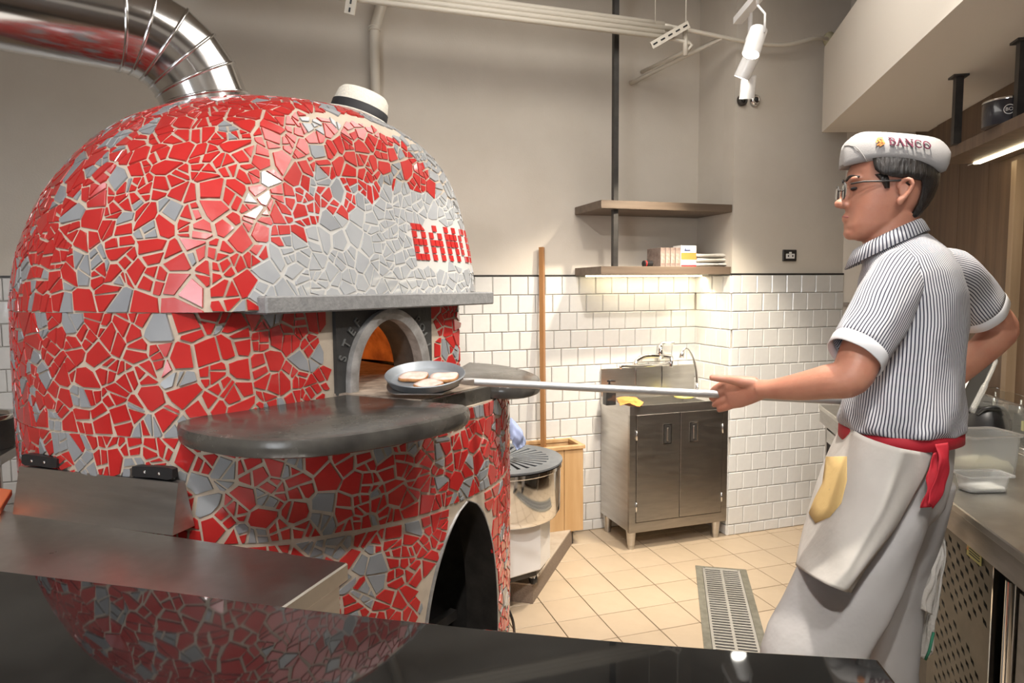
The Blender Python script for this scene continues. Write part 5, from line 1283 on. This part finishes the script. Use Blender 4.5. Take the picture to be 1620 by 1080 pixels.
# left hand: palm as a loft, four fingers, thumb
wr_ = atd(1203, 616, 1.693); kn = atd(1153, 622, 1.775); hd = (kn-wr_); hL = np.linalg.norm(hd); hd /= hL
hv = UZ-hd*(UZ@hd); hv /= np.linalg.norm(hv); hn_ = np.cross(hd, hv)
if hn_@(EYE-wr_) < 0: hn_ = -hn_     # back of the hand, towards the viewer
def palm(t, hw, th_, up=0): c = wr_+hd*hL*t+hv*up; return [c+hv*hw*math.cos(a)+hn_*th_*math.sin(a) for a in [2*PI*k/20 for k in range(20)]]
parts.append(MB().loft([palm(-.25, .022, .019), palm(0, .026, .019), palm(.3, .034, .018), palm(.65, .041, .016), palm(.95, .042, .014), palm(1.06, .036, .010)]))
for i, (off, ln, droop) in enumerate(((.030, .070, .06), (.010, .078, .02), (-.011, .072, -.02), (-.030, .056, -.10))):
    b = wr_+hd*hL*.90+hv*off; d1 = hd+hv*(-.20+droop*.3)-hn_*.03; d1 /= np.linalg.norm(d1); d2 = hd-hv*(.30-.05*i)-hn_*.12; d2 /= np.linalg.norm(d2); d3 = hd-hv*(.36-.05*i)-hn_*.24; d3 /= np.linalg.norm(d3)
    j1 = b+d1*ln*.48; j2 = j1+d2*ln*.32; j3 = j2+d3*ln*.26
    parts.append(MB().tube([b-hd*.02, b, j1, j2, j3, j3+d3*.004], [.010, .0105, .0095, .0088, .0072, .003], 12)); parts.append(MB().ell(j1, (.0098,)*3, seg=10))
tb_ = wr_+hd*.010+hv*.018; t1 = atd(1172, 603, 1.715); t2 = atd(1147, 599, 1.735); t3 = atd(1124, 597, 1.75)
parts.append(MB().tube([tb_, t1, t2, (t2+t3)/2, t3, t3+(t3-t2)*.1], [.016, .0145, .0105, .0105, .0085, .003], 12))
parts.append(MB().ell(wr_+hd*.035+hv*.018, (.026, .015, .018), R=np.stack([hd, hn_, hv], 1)))
# right hand resting on the hip behind the back
rw = RA[-1]; rd = atd(1470, 655, 1.86)-rw; rL = np.linalg.norm(rd); rd /= rL; rn = np.cross(rd, UZ); rn /= np.linalg.norm(rn); rv = np.cross(rn, rd)
parts.append(MB().loft([[rw+rd*t+rv*hw*math.cos(a)+rn*.014*math.sin(a) for a in [2*PI*k/16 for k in range(16)]] for t, hw in ((-.01, .024), (.03, .034), (.075, .040), (.09, .034))]))
for i in range(4):
    b = rw+rd*.08+rv*(.030-.020*i); parts.append(MB().tube([b-rd*.02, b, b+rd*.035-UZ*.004, b+rd*.06-UZ*.014], [.010, .010, .009, .006], 10))
parts.append(MB().tube([rw+rd*.02+rv*.02, rw+rd*.045+rv*.05, rw+rd*.065+rv*.06], [.014, .011, .007], 10))
# legs (inside the trousers)
def leg(pts, rad): parts.append(MB().tube(pts, rad, 16))
LK = atd(1283, 1040, 1.60); RK = atd(1394, 1050, 1.84)
LAK = LK+FF*.04-UZ*(LK[2]-.08); RAK = RK-FF*.02-UZ*(RK[2]-.08)
leg([atd(1405, 720, 1.67), atd(1360, 870, 1.64), LK, LAK], [.085, .07, .055, .038]); leg([atd(1435, 720, 1.80), atd(1410, 900, 1.83), RK, RAK], [.085, .07, .055, .038])
allv = MB()
for p in parts: allv.add(p.v, p.f)
bo = allv.build('body', M['skin'], chef, True)
rmo = bo.modifiers.new('skin_union', 'REMESH'); rmo.mode = 'VOXEL'; rmo.voxel_size = .0034; rmo.use_smooth_shade = True
sm_ = bo.modifiers.new('soften', 'SMOOTH'); sm_.factor = .5; sm_.iterations = 4
# features of the face
for sg in (-1, 1):
    MB().ell(HP(.0695, sg*.033, .1175), (.008, .013, .0045), R=HR).build('eye', M['black'], bo, True)
    MB().tube(spline([HP(.083, sg*.014, .140), HP(.079, sg*.035, .147), HP(.064, sg*.055, .141)], 5), .0032, 8).build('eyebrow', M['hair'], bo, True)
MB().tube(spline([HP(.066, -.026, .051), HP(.078, -.014, .0535), HP(.082, 0, .0555), HP(.078, .014, .0535), HP(.066, .026, .051)], 5), .0034, 8).build('upper_lip', M['lip'], bo, True)
MB().tube(spline([HP(.066, -.023, .0495), HP(.0765, -.012, .0485), HP(.0805, 0, .0485), HP(.0765, .012, .0485), HP(.066, .023, .0495)], 5), .0038, 8).build('lower_lip', M['lip'], bo, True)
tn_ = t3+UZ*.006+hn_*.004
# hair
PHI = [(.035, 150), (.05, 142), (.075, 132), (.10, 126), (.126, 118), (.133, 96), (.140, 74), (.15, 64), (.165, 60), (.18, 56)]
mb = MB(); rows = []
for h in np.linspace(.035, .182, 30):
    p0 = math.radians(float(np.interp(h, [p[0] for p in PHI], [p[1] for p in PHI]))); rr = []
    for k in range(41):
        ph = p0+(2*PI-2*p0)*k/40; ed = min(1, k/3, (40-k)/3, (h-.03)/.02); f, s = hsurf(ph, h, .003+.006*ed*(1 if h < .13 else max(.1, 1-(h-.13)/.03))); rr.append(HP(f, s, h))
    rows.append(rr)
mb.loft(rows, close=False, cap=False); ho = mb.build('hair', M['hair'], chef, True); solidify(ho, .009, -1)
for sg in (-1, 1): MB().loft([[HP(f+df, sg*(.0755+ds), h) for df, ds in ((-w_, -.004), (w_, -.004), (w_*.7, .003), (-w_*.7, .003))] for f, h, w_ in ((.022, .142, .014), (.012, .125, .009), (.008, .108, .005))]).build('sideburn', M['hair'], ho, True)
# glasses
gl = MB()
for sg in (-1, 1):
    gl.tube([HP(.083, sg*.062, .126), HP(.06, sg*.078, .127), HP(-.02, sg*.0835, .122), HP(-.035, sg*.083, .110)], .0022, 8)
    c = (.091, sg*.034, .114); n_ = 20
    lp = [HP(c[0]-.35*abs(.027*math.copysign(abs(math.cos(a))**.6, math.cos(a))*sg+.0)*0-.004*math.cos(a)*1*sg*sg, c[1]+.027*math.copysign(abs(math.cos(a))**.7, math.cos(a)), c[2]+.018*math.copysign(abs(math.sin(a))**.7, math.sin(a))) for a in [2*PI*k/n_ for k in range(n_+1)]]
    gl.tube(lp, .0020, 8, cap=False)
gl.tube(spline([HP(.094, -.008, .118), HP(.097, 0, .120), HP(.094, .008, .118)], 4), .0016, 8)
go = gl.build('glasses', M['blackmetal'], chef, True); go['label'] = 'thin dark-rimmed glasses'
for sg in (-1, 1):
    c = (.090, sg*.034, .114); q = [HP(c[0], c[1]+.026*math.copysign(abs(math.cos(a))**.7, math.cos(a)), c[2]+.017*math.copysign(abs(math.sin(a))**.7, math.sin(a))) for a in [2*PI*k/18 for k in range(18)]]
    MB().loft([q, [p+HF*.001 for p in q]]).build('lens', M['glass'], go)
# cap
def cw_(f): t = (f+.020)/.119; return .091*math.sqrt(max(.012, 1-abs(t)**2.3))
CF = [.094, .090, .08, .06, .035, .0, -.035, -.07, -.10, -.122, -.134, -.138]
def chb(f): return float(np.interp(f, [-.138, -.122, -.10, -.06, -.02, .04, .08, .094], [.185, .128, .133, .150, .163, .170, .168, .168]))
def cht(f): return float(np.interp(f, [-.138, -.125, -.10, -.06, -.02, .02, .05, .065, .08, .094], [.190, .212, .226, .236, .243, .250, .256, .256, .246, .226]))
def cap_pt(f, v, sg):   # v 0 bottom .. 1 top
    w_ = cw_(f)*(1-.10*v-.62*max(0, v-.55)**1.2/.45**1.2*.9) ; h = chb(f)+(cht(f)-chb(f))*v; return (f, sg*max(w_, .004), h)
mb = MB(); rings = []
VV = [0, .25, .5, .7, .85, 1]
for f in CF:
    r = [HP(*cap_pt(f, v, -1)) for v in VV]+[HP(f, 0, cht(f)-.014 if abs(f) < .1 else cht(f)-.003)]+[HP(*cap_pt(f, v, 1)) for v in VV[::-1]]+[HP(f, 0, chb(f)+.012)]
    rings.append(r)
mb.loft(rings); co_ = mb.build('side_cap', M['cap'], chef, True, sharp=50); subsurf(co_, 1)
for o_ in (co_,): o_['label'] = 'pale grey folded cap with wordmark'
def capmap(f, h, out=.0018):
    v = (h-chb(f))/(cht(f)-chb(f)); q = cap_pt(f, v, -1); return HP(q[0], q[1]-out, q[2])
def stroke(mb, pts, wd, org_, sc, sl):
    """thick polyline in letter space laid on the left side of the cap"""
    for a, b in zip(pts[:-1], pts[1:]):
        a = np.array(a, float); b = np.array(b, float); d = b-a; L = np.linalg.norm(d); n = np.array([-d[1], d[0]])/L*wd/2; e = d/L*wd*.2
        q = [a-e+n, a-e-n, b+e-n, b+e+n]; q3 = []
        for lift in (.0008, .0030): q3 += [capmap(org_[0]-p[0]*sc, org_[1]+(p[1]*sc)-p[0]*sc*sl, lift) for p in q]
        mb.add(q3, [(4, 5, 6, 7), (0, 1, 5, 4), (1, 2, 6, 5), (2, 3, 7, 6), (3, 0, 4, 7)])
def arc(cx, cy, rx, ry, a0, a1, n=9): return [(cx+rx*math.cos(math.radians(a0+(a1-a0)*i/n)), cy+ry*math.sin(math.radians(a0+(a1-a0)*i/n))) for i in range(n+1)]
GL = {'B': [([(.15, 0), (.15, 1)], .16), ([(0, 0), (.35, 0)], .07), ([(0, 1), (.35, 1)], .07), (arc(.3, .76, .24, .23, 90, -90), .12), (arc(.3, .27, .30, .26, 90, -90), .13), ([(.15, .52), (.32, .52)], .07)],
      'A': [([(.08, 0), (.42, 1)], .08), ([(.42, 1), (.78, 0)], .17), ([(.2, .36), (.64, .36)], .07), ([(-.05, 0), (.22, 0)], .07), ([(.6, 0), (.95, 0)], .07)],
      'N': [([(.12, 0), (.12, 1)], .08), ([(.12, 1), (.78, 0)], .17), ([(.78, 0), (.78, 1)], .08), ([(-.02, 0), (.26, 0)], .07), ([(-.02, 1), (.2, 1)], .07), ([(.64, 1), (.92, 1)], .07)],
      'C': [(arc(.45, .5, .42, .5, 48, 312, 14), .13), ([(.75, .72), (.77, .98)], .06)],
      'O': [(arc(.46, .5, .40, .48, 0, 360, 18), .14)]}
FS = .0185; xo = .012; mb0 = (1.0)
for ch, adv in zip('BANCO', (.78, 1.0, 1.02, .95, 1)):
    lb = MB()
    for pts, wd in GL[ch]: stroke(lb, pts, wd, (xo, .2035-(.012-xo)*.20), FS, .20)
    lb.build('cap_letter', M['maroon'], co_); xo -= adv*FS
em = MB()
for q in ([(0, .1), (.5, .5), (.1, .9)], [(.3, .0), (.8, .3), (.6, .9)], [(-.1, .5), (.2, 1.15), (.7, 1.2)]): stroke(em, q, .22, (.036, .2045), .0165, .1)
em.build('cap_emblem', M['orange'], co_)
MB().tube([capmap(f, h, .0008) for f, h in ((.092, .222), (.086, .220), (.076, .212), (.068, .200), (.060, .185), (.055, .172))], .0011, 6).build('cap_seam', M['stitch'], co_, True)
# shirt with uv stripes
def loft_uv(mb, rings, us, closed=True, mi=0):
    n = len(rings[0]); b = len(mb.v)
    if mb.uv is None: mb.uv = []
    mb.v += [tuple(map(float, p)) for r in rings for p in r]
    for k in range(len(rings)-1):
        for i in range(n if closed else n-1):
            j = (i+1) % n; mb.f.append((b+k*n+i, b+k*n+j, b+(k+1)*n+j, b+(k+1)*n+i)); mb.m.append(mi)
            ui, uj = us[i], us[i+1]; mb.uv.append([(ui, k*.02), (uj, k*.02), (uj, (k+1)*.02), (ui, (k+1)*.02)])
def ulen(ring):
    u = [0]
    for i in range(len(ring)): u.append(u[-1]+float(np.linalg.norm(np.array(ring[(i+1) % len(ring)])-np.array(ring[i]))))
    return u
TRF = []
for i in range(len(TR)-1):
    for q in range(3): t = q/3; TRF.append(tuple(TR[i][j]*(1-t)+TR[i+1][j]*t for j in range(6)))
TRF.append(TR[-1])
mb = MB(); rg = [tring(*t, n=120, wr=(.010+.010*max(0, min(1, (i-14)/12))) if i > 5 else .001, k=i*.55) for i, t in enumerate(TRF)]
loft_uv(mb, rg, ulen(rg[16])); 
# left sleeve, then right sleeve
def sleeve(mb, pts, rad, flat=.85, n=64):
    P = spline(pts, 5); rr = np.interp(np.linspace(0, len(pts)-1, len(P)), range(len(pts)), rad); rings = []; prev = None
    for i, p in enumerate(P):
        t = P[min(i+1, len(P)-1)]-P[max(i-1, 0)]; t /= np.linalg.norm(t)
        if prev is None: u = np.cross(fh, t)
        else: u = prev-t*(prev@t)
        u /= np.linalg.norm(u); v = np.cross(t, u); prev = u
        rings.append([p+rr[i]*(math.cos(a)*u+flat*math.sin(a)*v)*(1+.018*math.sin(4*a+i*.4)+.012*math.sin(7*a-i*.5)) for a in [2*PI*k/n for k in range(n)]])
    loft_uv(mb, rings, ulen(rings[len(rings)//2])); return P, rings
PL_, rl = sleeve(mb, [atd(1436, 418, 1.66), atd(1421, 440, 1.61), atd(1402, 474, 1.575), atd(1384, 512, 1.55), atd(1360, 552, 1.53)], [.050, .066, .069, .068, .066])
PR2, rr_ = sleeve(mb, [atd(1462, 420, 1.80), atd(1508, 436, 1.88), atd(1530, 458, 1.93), atd(1552, 488, 1.955)], [.050, .070, .071, .072])
sh = mb.build('shirt', M['shirt'], chef, True); solidify(sh, .0018, 1)
for P_, r_ in ((PL_, rl), (PR2, rr_)):
    c = np.mean(r_[-1], axis=0); d = P_[-1]-P_[-3]; d /= np.linalg.norm(d); last = [np.array(p) for p in r_[-1]]
    o = MB().loft([[c+(p-c)*1.035-d*.004 for p in last], [c+(p-c)*1.05 for p in last], [c+(p-c)*1.03+d*.026 for p in last], [c+(p-c)*.99+d*.027 for p in last], [c+(p-c)*.95+d*.01 for p in last]], cap=False).build('sleeve_cuff', M['cuff'], sh, True)
# collar
mb = MB(); cc = atd(1402, 384, 1.716)
def cring(a, b, dz, tl=.50, gap=.10): return [cc+SS*a*math.cos(t)+FF*b*math.sin(t)-UZ*tl*b*math.sin(t)+UZ*dz for t in [PI/2+gap+(2*PI-2*gap)*k/60 for k in range(61)]]
rg = [cring(.071, .072, -.016), cring(.068, .070, .012), cring(.067, .070, .017), cring(.072, .075, .019), cring(.078, .081, .010), cring(.088, .094, -.020, .5, .16)]
loft_uv(mb, rg, ulen(rg[2])[:62], closed=False); solidify(mb.build('collar', M['shirt'], sh, True), .002, 0)
# yoke seam across the back and armhole seams
from mathutils.bvhtree import BVHTree
def bvh(mbx): return BVHTree.FromPolygons([Vector(p) for p in mbx.v], mbx.f)
def drape(tree, px, py, off=.003):
    d = Vector(ray(px, py)).normalized(); loc, nrm, idx, dist = tree.ray_cast(Vector(EYE), d)
    if loc is None: return None
    if nrm.dot(d) > 0: nrm = -nrm
    return np.array(loc)+np.array(nrm)*off
# trousers
def lring(P, a, b, n=40, wr=.02, k=0): return [P+SS*a*math.cos(t)*(1+wr*math.sin(5*t+k))+FF*b*math.sin(t)*(1+wr*math.sin(5*t+k)) for t in [2*PI*i/n for i in range(n)]]
tm = MB()
tm.loft([lring(atd(*q[:3]), q[3], q[4], wr=.006, k=i) for i, q in enumerate([(1423, 672, 1.72, .158, .118), (1420, 690, 1.72, .162, .124), (1416, 715, 1.722, .168, .128), (1412, 750, 1.725, .170, .128), (1406, 790, 1.73, .160, .122), (1402, 815, 1.735, .13, .10)])], cap=True)
def lseq(seq, K_, A_, wr=.03):
    r = [lring(atd(*q[:3]), q[3], q[4], wr=wr, k=i*1.1) for i, q in enumerate(seq)]
    for t in (.35, .7, .9, 1.0): r.append(lring(K_+(A_-K_)*t, seq[-1][3]*(1-.12*t), seq[-1][4]*(1-.05*t), wr=wr, k=9+t*4))
    tm.loft(r, cap=True)
lseq([(1398, 755, 1.68, .085, .125), (1382, 810, 1.66, .090, .122), (1362, 860, 1.648, .092, .120), (1342, 910, 1.636, .093, .120), (1320, 960, 1.622, .095, .118), (1298, 1000, 1.61, .095, .116), (1283, 1040, 1.60, .095, .112)], LK, LAK)
lseq([(1432, 755, 1.79, .085, .12), (1424, 830, 1.81, .083, .105), (1410, 900, 1.83, .080, .092), (1402, 960, 1.84, .080, .088), (1396, 1010, 1.84, .082, .090), (1394, 1050, 1.84, .082, .090)], RK, RAK)
to = tm.build('trousers', M['trouser'], chef, True); rm1 = to.modifiers.new('cloth_union', 'REMESH'); rm1.mode = 'VOXEL'; rm1.voxel_size = .007; rm1.use_smooth_shade = True; rm2 = to.modifiers.new('soften', 'SMOOTH'); rm2.factor = .5; rm2.iterations = 10
# apron
AG = [[(1352, 672, 1.89), (1335, 664, 1.815), (1356, 684, 1.62), (1408, 704, 1.53), (1440, 712, 1.53), (1474, 718, 1.57)],
      [(1340, 738, 1.88), (1308, 726, 1.80), (1340, 752, 1.60), (1392, 768, 1.515), (1424, 768, 1.51), (1456, 764, 1.55)],
      [(1318, 806, 1.86), (1280, 800, 1.78), (1320, 820, 1.585), (1366, 836, 1.50), (1396, 832, 1.495), (1424, 822, 1.53)],
      [(1298, 866, 1.83), (1266, 856, 1.75), (1300, 878, 1.57), (1338, 894, 1.485), (1363, 892, 1.48), (1386, 880, 1.505)],
      [(1282, 904, 1.81), (1257, 892, 1.73), (1282, 910, 1.56), (1312, 926, 1.48), (1330, 933, 1.475), (1347, 938, 1.49)]]
P = [[atd(*q) for q in row] for row in AG]
cols = [spline(row, 8) for row in P]; am = MB(); rows = [spline([c[j] for c in cols], 8) for j in range(len(cols[0]))]
rows = [[p+np.array([0, -1, 0])*.003*math.sin(i*.5+j*.13)+np.array([-.2, -1, .3])*.0025*math.sin(i*.23-j*.4) for j, p in enumerate(r)] for i, r in enumerate(rows)]
am.loft(rows, close=False, cap=False); ao = am.build('apron', M['cloth'], chef, True); solidify(ao, .0025, 0)
tree = bvh(am)
pk = [(1309, 722), (1341, 722), (1341, 760), (1332, 796), (1314, 818), (1291, 828), (1281, 813), (1290, 790), (1303, 765), (1306, 742)]
pc_ = (1315, 775); mb = MB(); rings = []
for s in (1, .97, .6, .25, .02):
    r = []
    for i in range(len(pk)):
        for t in (0, .5):
            a = np.array(pk[i], float); b = np.array(pk[(i+1) % len(pk)], float); q0_ = np.array(pc_)+(a+(b-a)*t-np.array(pc_))*s; h = None; kk = 1.0
            while h is None and kk > .2: q = np.array(pc_)+(q0_-np.array(pc_))*kk; h = drape(tree, *q, off=.0045 if s < 1 else .0015); kk -= .04
            r.append(h)
    rings.append(r)
good = [[p for p in r if p is not None] for r in rings]
if all(len(g) == len(good[0]) for g in good) and good[0]: mb.loft(good, cap=False); mb.build('pocket', M['pocket'], ao, True)['label'] = 'mustard yellow pocket'
else: print('POCKET MISS', [len(g) for g in good])
# red waist tie
mb = MB(); wr0 = [(1423, 675, 1.72, .176, .134, 0)]
def bring(dz, a, b): c = atd(1423, 672, 1.72); return [c+SS*a*math.cos(t)+FF*b*math.sin(t)+UZ*(dz+.004*math.sin(2*t)) for t in [2*PI*k/72 for k in range(72)]]
mb.loft([bring(.004, .176, .134), bring(.0, .182, .140), bring(-.030, .183, .141), bring(-.033, .178, .136)], cap=False); to_ = mb.build('waist_tie', M['tie'], chef, True)
kn_ = atd(1484, 710, 1.56)
MB().tube(spline([kn_+UZ*.004, kn_+rh*.012-UZ*.014-fh*.01, kn_+rh*.0-UZ*.026-fh*.014, kn_-rh*.016-UZ*.012-fh*.01, kn_-rh*.006+UZ*.002]), [.004]+[.0075]*31+[.005], 8).build('tie_knot', M['tie'], to_, True) if False else MB().ell(kn_-UZ*.008-fh*.006, (.016, .012, .013)).build('tie_knot', M['tie'], to_, True)
cloth_patch('tie_tail', M['tie'], [[atd(1475, 716, 1.545), atd(1470, 745, 1.54), atd(1464, 775, 1.54), atd(1456, 803, 1.54)], [atd(1490, 716, 1.54), atd(1486, 745, 1.535), atd(1481, 775, 1.535), atd(1472, 802, 1.535)]], n=8, amp=.002, seed=3, parent=to_)
cloth_patch('tie_tail', M['tie'], [[atd(1482, 702, 1.535), atd(1484, 735, 1.525), atd(1476, 770, 1.525), atd(1465, 797, 1.525)], [atd(1497, 700, 1.54), atd(1503, 735, 1.53), atd(1494, 770, 1.53), atd(1478, 804, 1.53)]], n=8, amp=.002, seed=6, parent=to_)
# shoes
for A_ in (LAK, RAK):
    b = np.array([A_[0], A_[1], 0]); sec = [(-.075, .030, .055), (-.05, .038, .075), (0, .042, .085), (.06, .046, .060), (.12, .048, .045), (.165, .038, .034), (.185, .02, .022)]
    MB().loft([[b+FF*f+SS*w_*math.cos(t)+UZ*max(0.001, hh*(.5+.5*math.sin(t))) for t in [2*PI*k/20 for k in range(20)]] for f, w_, hh in sec]).build('shoe', M['black'], chef, True)
